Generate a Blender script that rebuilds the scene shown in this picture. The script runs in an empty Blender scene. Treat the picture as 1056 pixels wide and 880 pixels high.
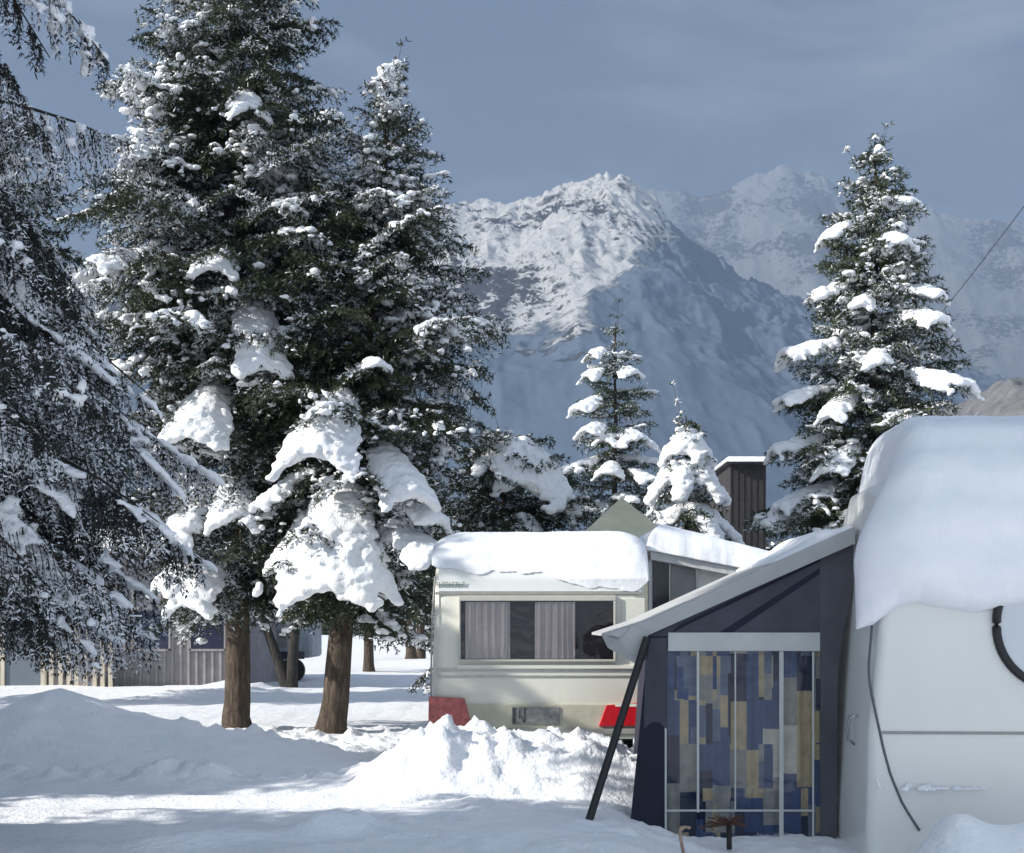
import bpy, bmesh, math, random
import numpy as np
from mathutils import Vector
PI = math.pi
S = bpy.context.scene
C = S.collection
FOC, HOR, CX, EYE = 1467.0, 645.0, 528.0, 1.6
TAU = 2 * PI

def P(px, py, Y):                       # reading of the photograph at distance Y
    return ((px - CX) / FOC * Y, Y, EYE + (HOR - py) / FOC * Y)
def PX(px, Y): return (px - CX) / FOC * Y
def PZ(py, Y): return EYE + (HOR - py) / FOC * Y

# ------------------------------------------------------------------ noise
_rt = np.random.default_rng(11).random((256, 256))
_r3 = np.random.default_rng(12).random((64, 64, 64))
def vn2(x, y):
    x = np.asarray(x, float); y = np.asarray(y, float)
    xi = np.floor(x).astype(int); yi = np.floor(y).astype(int)
    fx = x - xi; fy = y - yi
    fx = fx * fx * fx * (fx * (fx * 6 - 15) + 10); fy = fy * fy * fy * (fy * (fy * 6 - 15) + 10)
    a = _rt[xi & 255, yi & 255]; b = _rt[(xi + 1) & 255, yi & 255]
    c = _rt[xi & 255, (yi + 1) & 255]; d = _rt[(xi + 1) & 255, (yi + 1) & 255]
    return (a * (1 - fx) + b * fx) * (1 - fy) + (c * (1 - fx) + d * fx) * fy
def fbm2(x, y, o=4, g=.5):
    s = 0; a = 1; t = 0
    for i in range(o):
        s = s + a * vn2(x * 2 ** i + 17.3 * i, y * 2 ** i + 9.1 * i); t += a; a *= g
    return s / t
def ridged2(x, y, o=5, g=.5):
    s = 0; a = 1; t = 0
    for i in range(o):
        s = s + a * (1 - np.abs(2 * vn2(x * 2 ** i + 31.7 * i, y * 2 ** i + 5.3 * i) - 1)); t += a; a *= g
    return s / t
def vn3(p):
    p = np.asarray(p, float); i = np.floor(p).astype(int); f = p - i; f = f * f * (3 - 2 * f)
    r = 0
    for dx in (0, 1):
        for dy in (0, 1):
            for dz in (0, 1):
                w = (f[:, 0] if dx else 1 - f[:, 0]) * (f[:, 1] if dy else 1 - f[:, 1]) * (f[:, 2] if dz else 1 - f[:, 2])
                r = r + w * _r3[(i[:, 0] + dx) & 63, (i[:, 1] + dy) & 63, (i[:, 2] + dz) & 63]
    return r
def sstep(a, b, x):
    t = np.clip((np.asarray(x, float) - a) / (b - a), 0, 1); return t * t * (3 - 2 * t)

# ------------------------------------------------------------------ materials
def nd(nt, t, **k):
    n = nt.nodes.new(t)
    for a, v in k.items(): setattr(n, a, v)
    return n
def newmat(name):
    m = bpy.data.materials.new(name); m.use_nodes = True
    nt = m.node_tree; b = nt.nodes['Principled BSDF']
    return m, nt, b
def coords(nt, kind='Object'):
    return nd(nt, 'ShaderNodeTexCoord').outputs[kind]
def noise(nt, vec, scale, detail=4, rough=.55):
    n = nd(nt, 'ShaderNodeTexNoise'); n.inputs['Scale'].default_value = scale
    n.inputs['Detail'].default_value = detail; n.inputs['Roughness'].default_value = rough
    nt.links.new(vec, n.inputs['Vector']); return n
def ramp(nt, fac, stops, interp='LINEAR'):
    r = nd(nt, 'ShaderNodeValToRGB'); cr = r.color_ramp; cr.interpolation = interp
    while len(cr.elements) < len(stops): cr.elements.new(.5)
    for e, (p, c) in zip(cr.elements, stops):
        e.position = p; e.color = (*c, 1) if len(c) == 3 else c
    nt.links.new(fac, r.inputs[0]); return r.outputs[0]
def bump(nt, b, h, strength, dist):
    n = nd(nt, 'ShaderNodeBump'); n.inputs['Strength'].default_value = strength; n.inputs['Distance'].default_value = dist
    nt.links.new(h, n.inputs['Height']); nt.links.new(n.outputs[0], b.inputs['Normal'])
def simple(name, col, rough=.5, var=.12, scale=6, bmp=0, metal=0, spec=.5, bscale=None, dirt=None):
    m, nt, b = newmat(name)
    v = coords(nt)
    n = noise(nt, v, scale)
    lo = tuple(c * (1 - var) for c in col); hi = tuple(min(1, c * (1 + var)) for c in col)
    st = [(.3, lo), (.7, hi)]
    if dirt: st = [(.22, dirt), (.36, lo), (.72, hi)]
    nt.links.new(ramp(nt, n.outputs[0], st), b.inputs['Base Color'])
    b.inputs['Roughness'].default_value = rough; b.inputs['Metallic'].default_value = metal
    b.inputs['Specular IOR Level'].default_value = spec
    if bmp: bump(nt, b, noise(nt, v, bscale or scale * 4).outputs[0], 1, bmp)
    return m
def snowmat(name, fine=40, dist=.02, coarse=7, cdist=.03, dirt=False):
    m, nt, b = newmat(name); v = coords(nt)
    n1 = noise(nt, v, fine, 5); n2 = noise(nt, v, coarse, 4)
    a = nd(nt, 'ShaderNodeMath', operation='MULTIPLY_ADD'); nt.links.new(n2.outputs[0], a.inputs[0]); a.inputs[1].default_value = cdist / dist
    nt.links.new(n1.outputs[0], a.inputs[2])
    st = [(.3, (.80, .83, .87)), (.6, (.89, .90, .92))]
    if dirt: st = [(.30, (.62, .60, .57)), (.40, (.82, .84, .87)), (.6, (.89, .90, .92))]
    nt.links.new(ramp(nt, noise(nt, v, 2.2 if dirt else 3, 6).outputs[0], st), b.inputs['Base Color'])
    b.inputs['Roughness'].default_value = .6; b.inputs['Specular IOR Level'].default_value = .25
    bump(nt, b, a.outputs[0], .8, dist)
    return m
M = {}
M['snow'] = snowmat('snow')
M['snow_smooth'] = snowmat('smooth_snow', 30, .004, 3, .02)
M['snow_ground'] = snowmat('ground_snow', 26, .018, 6, .03)
def needlemat(name, a, b_, c):
    m, nt, b = newmat(name); v = coords(nt)
    n = noise(nt, v, 3.5, 5)
    nt.links.new(ramp(nt, n.outputs[0], [(.3, a), (.5, b_), (.68, c)]), b.inputs['Base Color'])
    b.inputs['Roughness'].default_value = .55; b.inputs['Specular IOR Level'].default_value = .3
    return m
M['needle'] = needlemat('conifer_needles', (.014, .022, .012), (.030, .042, .020), (.062, .070, .032))
M['needle_green'] = needlemat('green_needles', (.028, .045, .024), (.05, .07, .034), (.085, .09, .045))
M['needle_cedar'] = needlemat('cedar_needles', (.009, .012, .012), (.016, .021, .02), (.035, .036, .03))
M['frost'] = simple('frost', (.72, .75, .80), .7, .12, 9)
def barkmat(name, a, b_, c):
    m, nt, b = newmat(name); v = coords(nt)
    mp = nd(nt, 'ShaderNodeMapping'); mp.inputs['Scale'].default_value = (9, 9, 2.2); nt.links.new(v, mp.inputs[0])
    n = noise(nt, mp.outputs[0], 2.2, 8, .65)
    nt.links.new(ramp(nt, n.outputs[0], [(.3, a), (.5, b_), (.7, c)]), b.inputs['Base Color'])
    b.inputs['Roughness'].default_value = .9; bump(nt, b, n.outputs[0], 1, .05); return m
M['bark'] = barkmat('brown_bark', (.022, .016, .012), (.068, .049, .034), (.14, .108, .078))
M['bark_dark'] = barkmat('dark_bark', (.012, .011, .01), (.03, .026, .023), (.065, .055, .047))

# ------------------------------------------------------------------ mesh helpers
def mesh_from(name, V, F, mi=None, smooth=False):
    V = np.asarray(V, np.float32); F = np.asarray(F, np.int32)
    me = bpy.data.meshes.new(name); n = F.shape[1]
    me.vertices.add(len(V)); me.vertices.foreach_set('co', V.ravel())
    me.loops.add(F.size); me.loops.foreach_set('vertex_index', F.ravel())
    me.polygons.add(len(F)); me.polygons.foreach_set('loop_start', np.arange(len(F), dtype=np.int32) * n)
    if mi is not None: me.polygons.foreach_set('material_index', np.asarray(mi, np.int32))
    me.polygons.foreach_set('use_smooth', np.full(len(F), smooth))
    me.update(calc_edges=True); return me
def link(name, me, mats, parent=None):
    o = bpy.data.objects.new(name, me); C.objects.link(o)
    for m in (mats if isinstance(mats, (list, tuple)) else [mats]): me.materials.append(m)
    if parent: o.parent = parent
    return o
def tag(o, label=None, cat=None, group=None, kind=None):
    if label: o['label'] = label
    if cat: o['category'] = cat
    if group: o['group'] = group
    if kind: o['kind'] = kind
    return o
def thing(name, label, cat, loc=(0, 0, 0), group=None):
    o = bpy.data.objects.new(name, None); C.objects.link(o); o.location = loc
    return tag(o, label, cat, group)
class MB:
    """bmesh collector; world coordinates, shifted to the parent's origin when built"""
    def __init__(s): s.bm = bmesh.new()
    def box(s, x0, x1, y0, y1, z0, z1, bev=0, seg=2):
        t = bmesh.new(); bmesh.ops.create_cube(t, size=1)
        for v in t.verts: v.co = ((x0 + x1) / 2 + v.co.x * (x1 - x0), (y0 + y1) / 2 + v.co.y * (y1 - y0), (z0 + z1) / 2 + v.co.z * (z1 - z0))
        if bev: bmesh.ops.bevel(t, geom=t.edges[:], offset=bev, segments=seg, profile=.5, affect='EDGES')
        s.add(t); return s
    def add(s, t):
        me = bpy.data.meshes.new('t'); t.to_mesh(me); t.free(); s.bm.from_mesh(me); bpy.data.meshes.remove(me)
    def prism(s, pts, d, bev=0):         # planar polygon extruded along vector d
        t = bmesh.new(); a = [t.verts.new(p) for p in pts]; b = [t.verts.new(Vector(p) + Vector(d)) for p in pts]
        n = len(a); t.faces.new(a); t.faces.new(b[::-1])
        for i in range(n): t.faces.new((a[i], b[i], b[(i + 1) % n], a[(i + 1) % n]))
        bmesh.ops.recalc_face_normals(t, faces=t.faces[:])
        if bev: bmesh.ops.bevel(t, geom=t.edges[:], offset=bev, segments=2, profile=.5, affect='EDGES')
        s.add(t); return s
    def tube(s, pts, r, n=8):
        V, F, T = tube_arr(pts, r, n)
        vs = [s.bm.verts.new(v) for v in V]
        for f in F: s.bm.faces.new([vs[i] for i in f])
        s.bm.faces.new([vs[i] for i in range(n)][::-1]); s.bm.faces.new([vs[len(V) - n + i] for i in range(n)])
        return s
    def build(s, name, mat, parent=None, smooth=False, angle=None):
        if parent: bmesh.ops.translate(s.bm, verts=s.bm.verts[:], vec=-parent.matrix_basis.translation if parent.parent is None else -(parent.matrix_basis.translation + parent.parent.matrix_basis.translation))
        me = bpy.data.meshes.new(name); s.bm.normal_update(); s.bm.to_mesh(me); s.bm.free()
        if smooth:
            me.polygons.foreach_set('use_smooth', np.full(len(me.polygons), True))
            if angle: me.set_sharp_from_angle(angle=math.radians(angle))
        return link(name, me, mat, parent)
def tube_arr(pts, r, n=6):
    pts = np.asarray(pts, float); k = len(pts); r = np.broadcast_to(np.asarray(r, float), (k,))
    d = np.gradient(pts, axis=0); d /= np.linalg.norm(d, axis=1)[:, None] + 1e-9
    ref = np.array([0, 0, 1.]) if abs(d[:, 2]).mean() < .8 else np.array([1., 0, 0])
    u = np.cross(d, ref); u /= np.linalg.norm(u, axis=1)[:, None] + 1e-9; w = np.cross(d, u)
    a = np.arange(n) / n * TAU
    V = pts[:, None] + r[:, None, None] * (np.cos(a)[None, :, None] * u[:, None] + np.sin(a)[None, :, None] * w[:, None])
    i = np.arange(k - 1)[:, None] * n; j = np.arange(n)[None]; j2 = (j + 1) % n
    F = np.stack([i + j, i + j2, i + n + j2, i + n + j], -1).reshape(-1, 4)
    return V.reshape(-1, 3), F, k

_t = bmesh.new(); bmesh.ops.create_icosphere(_t, subdivisions=2, radius=1)
ICO_V = np.array([v.co[:] for v in _t.verts]); ICO_F = np.array([[v.index for v in f.verts] for f in _t.faces]); _t.free()
_tex = {}
def cloudtex(size):
    if size not in _tex:
        t = bpy.data.textures.new('lumps', 'CLOUDS'); t.noise_scale = size; t.noise_depth = 2; _tex[size] = t
    return _tex[size]
def baked(o):
    dg = bpy.context.evaluated_depsgraph_get(); dg.update()
    me = bpy.data.meshes.new_from_object(o.evaluated_get(dg)); old = o.data
    o.modifiers.clear(); o.data = me; bpy.data.meshes.remove(old)
    me.polygons.foreach_set('use_smooth', np.full(len(me.polygons), True)); me.update()
def snow_blobs(name, cen, rad, voxel, parent, mat=None, flat=.62, rng=None, bumpamp=.5, smooth=2):
    """union of many flattened lumps, fused into one lumpy surface"""
    rng = rng or np.random.default_rng(1); n = len(cen)
    sc = rad[:, None] * np.stack([rng.uniform(.7, 1.5, n), rng.uniform(.7, 1.5, n), rng.uniform(.7, 1.2, n) * flat], 1)
    V = (cen[:, None] + ICO_V[None] * sc[:, None]).reshape(-1, 3)
    F = (ICO_F[None] + (np.arange(n) * len(ICO_V))[:, None, None]).reshape(-1, 3)
    o = link(name, mesh_from(name, V, F), mat or M['snow'], parent)
    m = o.modifiers.new('r', 'REMESH'); m.mode = 'VOXEL'; m.voxel_size = voxel; m.use_smooth_shade = True
    m = o.modifiers.new('s', 'SMOOTH'); m.factor = .5; m.iterations = smooth
    m = o.modifiers.new('d', 'DISPLACE'); m.texture = cloudtex(voxel * 2.6); m.strength = voxel * 3.0 * bumpamp; m.mid_level = .5
    baked(o); return o

# ------------------------------------------------------------------ conifers
def quads(Pt, D, W, l, w):
    """tapered needle quads"""
    l = np.broadcast_to(l, (len(Pt),))[:, None]; w = np.broadcast_to(w, (len(Pt),))[:, None]
    a = Pt - W * w * .5; b = Pt + W * w * .5; c = Pt + D * l + W * w * .22; d = Pt + D * l - W * w * .22
    return np.stack([a, b, c, d], 1).reshape(-1, 3)
def unit(v): return v / (np.linalg.norm(v, axis=-1, keepdims=True) + 1e-9)

def conifer(name, label, cat, X, Y, Z0, H, tr, crown0, prof, group=None, seed=0, dz=.28, per=7, e0=8, droop=.35,
            ks=.5, sub_dz=.085, tuft=.045, kn=3, nl=.08, nw=.022, hang=.25, frost=.18, load=.45, br=.085, voxel=.032,
            lean=(0, 0), needle='needle', bark='bark', heavy=(), extra=(), skip=None, trunkn=14, snowed=True, twig=True, clump=2.2, flat=.62, coarse=None, fsharp=6., fthr=.44, lvar=(.72, 1.14), slmax=.75):
    rng = np.random.default_rng(seed)
    root = thing(name, label, cat, (X, Y, Z0), group)
    def axis(z):
        t = np.clip(z / H, 0, 1); return np.array([lean[0] * t ** 1.1, lean[1] * t, z])
    # trunk with root flare
    zs = np.concatenate([[-.35, -.1, .05, .2, .45], np.linspace(.9, H, trunkn)])
    rr = tr * (1 - .93 * np.clip(zs / H, 0, 1)) * (1 + .30 * np.exp(-np.clip(zs, 0, None) / .14)) + .004
    pts = np.array([axis(z) * np.array([1, 1, 0]) + [rng.normal(0, .012), rng.normal(0, .012), z] for z in zs])
    TV, TF, _ = tube_arr(pts, rr, 12)
    if True:  # uneven bark outline
        ang = np.arctan2(TV[:, 1], TV[:, 0]); TV[:, :2] *= 1 + (.05 * (vn2(TV[:, 2] * 6, ang * 2 + 40) - .5))[:, None] * 1
    tv, tf = [TV], [TF]; off = len(TV)
    VV, FM = [], []; BC, BR = [], []; HC, HR = [], []
    sub0, tuft0, nl0, nw0 = sub_dz, tuft, nl, nw
    brs = []
    z = crown0
    while z < H - .12:
        u = (z - crown0) / (H - crown0)
        n = max(3, int(round(per * (.55 + .45 * (1 - u)) + rng.normal(0, .6)))); a0 = rng.uniform(0, TAU)
        for i in range(n):
            L = prof(z / H) * rng.uniform(*lvar)
            brs.append((z + rng.normal(0, dz * .3), a0 + i * TAU / n + rng.normal(0, .22), max(L, .1), e0 + 26 * u + rng.normal(0, 5), droop * (1 - .55 * u) * rng.uniform(.7, 1.3), None))
        z += dz * (1 - .45 * u) * rng.uniform(.8, 1.2)
    for h in heavy: brs.append(h)
    for h in extra: brs.append(h)
    # leader
    brs_l = [(H * .93, rng.uniform(0, TAU), .25, 75, 0, None)]
    for bi, (bz, az, L, el, dr, hv) in enumerate(brs + brs_l):
        if skip and skip(bz, az, L): continue
        cfac = coarse(bz, az, L) if coarse else 1.
        sub_dz, tuft, nl, nw = sub0 * cfac, tuft0 * cfac, nl0 * cfac, nw0 * cfac
        hd = np.array([math.cos(az), math.sin(az), 0.]); p0 = axis(bz)
        def pos(t):
            t = np.asarray(t)[..., None]
            return p0 + hd * L * t * (1 - .12 * t * dr) + np.array([0, 0, 1.]) * L * (math.tan(math.radians(el)) * t - dr * t * t)
        tt = np.linspace(0, 1, 7); bp = pos(tt)
        bp[1:, :] += rng.normal(0, .012 * L, (6, 3))
        V_, F_, _ = tube_arr(bp, np.linspace(max(.006, .011 * L + .004), .003, 7), 4); tv.append(V_); tf.append(F_ + off); off += len(V_)
        # sprays
        ns = max(4, int(L / sub_dz)); ts = np.linspace(.12 if L > .5 else 0, 1, ns) + rng.normal(0, .01, ns); ts = np.clip(ts, 0, 1)
        ts = np.repeat(ts, 2); sg = np.tile([1., -1.], ns)
        sl = (L * ks * (1 - ts) ** .75 * np.minimum(1, .45 + 2.2 * ts) + .10) * rng.uniform(.6, 1.15, len(ts)); sl = np.minimum(sl, slmax)
        bt = unit(pos(np.clip(ts + .02, 0, 1.02)) - pos(ts - .02)); side = np.cross(hd, [0, 0, 1.])
        sd = unit(bt * .62 + side[None] * sg[:, None] * .8 + np.array([0, 0, -1.]) * (hang + rng.uniform(-.15, .2, len(ts)))[:, None])
        sp = pos(ts)
        nt_ = np.maximum(2, (sl / tuft).astype(int)); idx = np.repeat(np.arange(len(ts)), nt_)
        q = np.concatenate([np.arange(k) / max(k - 1, 1) for k in nt_])
        pt = sp[idx] + sd[idx] * (sl[idx] * q)[:, None]; pt[:, 2] -= .18 * sl[idx] * q * q * (1 + hang)
        pd = sd[idx]
        # needle quads
        pk = np.repeat(pt, kn, 0); dk = np.repeat(pd, kn, 0)
        rd = unit(rng.normal(0, 1, pk.shape)); D = unit(dk * .75 + rd * .8)
        W = unit(np.cross(D, unit(rng.normal(0, 1, pk.shape) + np.array([0, 0, .8]))))
        VV.append(quads(pk + rd * .006, D, W, nl * rng.uniform(.6, 1.25, len(pk)), nw * rng.uniform(.7, 1.4, len(pk))))
        cl = vn3(pk * clump + seed * 7.7) * .6 + vn3(pk * clump * 3.1 + seed) * .4
        fr = frost * (1.6 if hv else 1)
        FM.append(((rng.random(len(pk)) < np.clip((cl - fthr) * fsharp, 0.04, 1) * fr * 2.2) & (D[:, 2] > -.75)).astype(np.int32))
        if twig:
            up = unit(np.cross(sd, np.array([0, 0, 1.]))); VV.append(quads(sp, sd, up, sl * .95, .008)); FM.append(np.full(len(sp), 2, np.int32))
        if not snowed: continue
        # snow lying on the sprays
        if hv is None:
            c2 = vn3(pt * clump * .8 + 3.3 + seed * 3.1) * .5 + vn3(pt * clump * 2.6 + 9) * .5
            zone = np.clip((c2 - (.68 - .30 * load)) * 11, 0, 1)
            keep = rng.random(len(pt)) < zone * .62 * min(1, cfac)
            k = pt[keep]; r = br * rng.uniform(.28, .8, len(k)) * (.75 + .6 * zone[keep] * (rng.random(len(k)) < .25))
            BC.append(k + np.array([0, 0, 1.]) * (r * .35)[:, None]); BR.append(r)
        else:
            w, rmin, rmax = hv[:3]; t0_ = hv[3] if len(hv) > 3 else .1
            m = int(420 * max(L * (1 - t0_) * w, .02) / .5) + 12
            ta = t0_ + (1.03 - t0_) * rng.random(m) ** .8; sa = rng.uniform(-1, 1, m); tq = (ta - t0_) / (1 - t0_)
            wid = w * ((.25 + .85 * np.sqrt(np.clip(tq, 0, 1))) if t0_ > .2 else np.minimum(1, .35 + 1.3 * ta) * np.sqrt(np.clip(1.08 - ta, 0, 1)) * 1.25)
            k = pos(ta) + side[None] * (sa * wid)[:, None]; k[:, 2] -= np.abs(sa) ** 1.8 * wid * .6
            hole = (vn3(k * 5.5 + seed) * .6 + vn3(k * 13 + seed) * .4) > .77 - .15 * np.clip(np.maximum(np.abs(sa), tq * 1.02), 0, 1) ** 3
            r = rng.uniform(rmin, rmax, m); k = k[~hole]; r = r[~hole] * (1.05 - .4 * np.abs(sa[~hole]) ** 2)
            if t0_ > .2: HC.append(k + np.array([0, 0, .4]) * r[:, None]); HR.append(r)
            else: BC.append(k + np.array([0, 0, .5]) * r[:, None]); BR.append(r)
    V = np.concatenate(VV); mi = np.concatenate(FM); F = np.arange(len(V)).reshape(-1, 4)
    link('trunk', mesh_from('trunk', np.concatenate(tv), np.concatenate(tf), None, True), M[bark], root)
    cr = link('crown', mesh_from('crown', V, F, mi), [M[needle], M['frost'], M['bark_dark']], root); cr['kind'] = 'stuff'
    if snowed:
        cen = np.concatenate(BC); rad = np.concatenate(BR)
        sn = snow_blobs('snow_cover', cen, rad, voxel, root, rng=rng, flat=flat); sn['kind'] = 'stuff'
        if HC: snow_blobs('snow_load', np.concatenate(HC), np.concatenate(HR), .030, root, rng=rng, flat=.75, smooth=7, bumpamp=.55)['kind'] = 'stuff'
    return root

def lerp_prof(pts):
    xs = [p[0] for p in pts]; ys = [p[1] for p in pts]
    return lambda u: float(np.interp(u, xs, ys))

# ------------------------------------------------------------------ ground
def ground_z(x, y):
    x = np.asarray(x, float); y = np.asarray(y, float)
    base = .1 + .12 * (1 - sstep(13.5, 17, y)) * (1 - sstep(.4, 1.6, x)) - .11 * sstep(.6, 1.4, x) * (1 - sstep(12, 14, y))
    big = (fbm2(x * .22 + 3, y * .22, 3) - .5) * .22 * sstep(15, 26, y)
    base = base + big
    fine = (fbm2(x * 2.3, y * 2.3, 4) - .5) * .045 + (fbm2(x * .8, y * .8, 3) - .5) * .07
    lane = sstep(8.3, 9.0, y) * (1 - sstep(12.2, 12.8, y)) * (1 - sstep(-1.6, -.4, x))
    fine = fine * (1 - .72 * lane)
    ruts = lane * .022 * np.sin(y * 7.5 + 1.2 * np.sin(x * .7) + x * .25)
    # bank left of the lane
    A = np.interp(x, [-14, -8, -5.6, -4.9, -4.3, -3.4, -2.5, -1.7, -1.1], [.55, .62, .66, .74, .58, .36, .26, .10, 0])
    d = y - 15.0 - .35 * np.sin(x * .9); bank = A * np.exp(-(np.where(d < 0, d / 1.25, d / .9)) ** 2)
    # crumbly ridge on the lane's far edge
    ry = 12.75 + .25 * np.sin(x * .8) + .3 * (vn2(x * 1.3, 3) - .5)
    rid = np.exp(-((y - ry) / .22) ** 2) * (.04 + .55 * np.clip(fbm2(x * 3.1, y * 3.1, 4, .6) - .45, 0, 1)) * (1 - sstep(-1.2, -.6, x))
    # heap in front of the far caravan
    hA = np.interp(x, [-1.75, -1.35, -1.05, -.78, -.58, -.40, -.1, .3, .7, 1.0, 1.5], [0, .05, .24, .44, .55, .47, .42, .42, .40, .36, .1])
    d = y - 12.05; heap = hA * np.exp(-np.where(d < 0, np.abs(d / .62) ** 2.6, (d / .9) ** 2))
    clod = np.clip(fbm2(x * 5.2, y * 5.2, 5, .64) - .40, 0, 1) * .36 + np.clip(fbm2(x * 13, y * 13, 3) - .5, 0, 1) * .16
    hm = np.clip(heap / .3, 0, 1)
    # second diagonal berm in the near foreground
    dd = (y - (9.15 + (x + 1.75) * .62)); berm = .10 * np.exp(-(dd / .22) ** 2) * sstep(-2.6, -1.9, x) * (1 - sstep(-1.2, -.6, x)) * (.5 + vn2(x * 4, y * 4))
    rough_r = sstep(-1.9, -.9, x) * (1 - sstep(11.3, 12, y)) * np.clip(fbm2(x * 4 + 8, y * 4, 4, .55) - .5, 0, 1) * .13
    # drifts at the awning foot and under the near caravan
    dr = .03 * np.exp(-((x - 1.75) / .75) ** 2 - ((y - 10.15) / .4) ** 2) + .40 * np.exp(-((x - 3.35) / .75) ** 2 - ((y - 8.75) / .42) ** 2) + .2 * np.exp(-((x - 2.75) / .22) ** 2 - ((y - 8.9) / .3) ** 2)
    clods2 = np.clip(fbm2(x * 4.2, y * 4.2, 5, .62) - .52, 0, 1) * .34 * sstep(15.2, 16.2, y) * (1 - sstep(19.6, 22, y)) * sstep(-6.5, -3, x)
    crest = np.exp(-((y - 15.35 - .35 * np.sin(x * .9)) / .3) ** 2) * np.clip(fbm2(x * 2.6 + 20, y * 2.6, 4, .6) - .55, 0, 1) * .55 * sstep(-5.2, -4.2, x) * (1 - sstep(-2.2, -1.4, x))
    edge = sstep(29.5, 31, y) * (1 - sstep(32, 33.5, y)) * (1 - sstep(-6, -4.5, x)) * (.10 + np.clip(fbm2(x * 2.4, y * 2.4, 3) - .45, 0, 1) * .5)
    roll = sstep(45, 140, y) * 3.0 * (fbm2(x * .02, y * .02, 2) - .35)
    return base + fine * (1 - .6 * sstep(30, 60, y)) + ruts + bank * (1 + .10 * (fbm2(x * 1.5, y * 1.5, 3) - .5)) + rid + crest + heap + hm * clod + berm + rough_r + dr + clods2 + edge + roll
def axis_pts(parts):
    a = []
    for x0, x1, st in parts: a += list(np.arange(x0, x1, st))
    return np.array(a + [parts[-1][1]])
gx = np.concatenate([-np.geomspace(6.2, 6000, 70)[::-1], axis_pts([(-6.2, 4.2, .042)]), np.geomspace(4.25, 6000, 75)[1:]])
gy = np.concatenate([-np.geomspace(.5, 60, 14)[::-1], axis_pts([(0, 7.5, .3), (7.5, 14, .036), (14, 22, .06)]), np.geomspace(22.1, 6700, 150)])
GX, GY = np.meshgrid(gx, gy); GZ = ground_z(GX, GY)
nx, ny = len(gx), len(gy)
i = np.arange(ny - 1)[:, None] * nx + np.arange(nx - 1)[None]
gr = link('ground', mesh_from('ground', np.stack([GX, GY, GZ], -1).reshape(-1, 3), np.stack([i, i + 1, i + nx + 1, i + nx], -1).reshape(-1, 4), None, True), M['snow_ground'])
tag(gr, 'snow covered ground with ploughed banks and a packed snow lane', 'ground', kind='structure')
def gz(x, y): return float(ground_z(np.array([x]), np.array([y]))[0])

# ------------------------------------------------------------------ mountains
def mountmat(name, line, slope, soft, forest_a, forest_b, rock, snowc=(.86, .85, .83)):
    m, nt, b = newmat(name); v = coords(nt)
    geo = nd(nt, 'ShaderNodeNewGeometry'); sx = nd(nt, 'ShaderNodeSeparateXYZ'); nt.links.new(geo.outputs['Position'], sx.inputs[0])
    n = noise(nt, v, .009, 9, .62); n2 = noise(nt, v, .045, 8, .72)
    def mth(op, a, b_=None, c=None):
        q = nd(nt, 'ShaderNodeMath', operation=op)
        for i_, s in enumerate((a, b_, c)):
            if s is None: continue
            if isinstance(s, (int, float)): q.inputs[i_].default_value = s
            else: nt.links.new(s, q.inputs[i_])
        return q.outputs[0]
    # snow line climbs to the right
    thr = mth('MULTIPLY_ADD', mth('MAXIMUM', mth('SUBTRACT', sx.outputs['X'], 70), 0), slope, line)
    h = mth('SUBTRACT', sx.outputs['Z'], thr)
    h = mth('MULTIPLY_ADD', mth('SUBTRACT', n.outputs[0], .5), soft * 5, h)
    h = mth('MULTIPLY_ADD', mth('SUBTRACT', n2.outputs[0], .5), soft * 2.2, h)
    fac = nd(nt, 'ShaderNodeMapRange'); nt.links.new(h, fac.inputs[0]); fac.inputs[1].default_value = -soft * .25; fac.inputs[2].default_value = soft * .25
    sn = nd(nt, 'ShaderNodeSeparateXYZ'); nt.links.new(geo.outputs['Normal'], sn.inputs[0])
    st = mth('MULTIPLY_ADD', mth('SUBTRACT', n2.outputs[0], .5), 1.5, sn.outputs['Z'])
    rk = nd(nt, 'ShaderNodeMapRange'); nt.links.new(st, rk.inputs[0]); rk.inputs[1].default_value = rock[0]; rk.inputs[2].default_value = rock[1]
    n3 = noise(nt, v, .055, 10, .75); n4 = noise(nt, v, .0045, 3, .5)
    spk = mth('MULTIPLY_ADD', mth('SUBTRACT', n4.outputs[0], .5), .9, n3.outputs[0])
    sk = nd(nt, 'ShaderNodeMapRange'); nt.links.new(spk, sk.inputs[0]); sk.inputs[1].default_value = .575; sk.inputs[2].default_value = .55
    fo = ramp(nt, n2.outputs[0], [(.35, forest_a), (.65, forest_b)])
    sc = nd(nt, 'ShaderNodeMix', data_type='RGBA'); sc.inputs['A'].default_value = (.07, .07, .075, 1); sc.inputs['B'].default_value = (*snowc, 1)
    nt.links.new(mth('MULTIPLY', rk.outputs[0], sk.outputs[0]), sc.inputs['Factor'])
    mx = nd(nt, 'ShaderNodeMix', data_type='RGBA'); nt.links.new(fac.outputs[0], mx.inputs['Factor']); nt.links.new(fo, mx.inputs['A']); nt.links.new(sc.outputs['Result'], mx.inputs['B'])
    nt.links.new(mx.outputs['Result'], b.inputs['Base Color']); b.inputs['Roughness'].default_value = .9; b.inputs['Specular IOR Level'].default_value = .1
    bump(nt, b, mth('MULTIPLY', n3.outputs[0], fac.outputs[0]), .9, 9)
    return m
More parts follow.
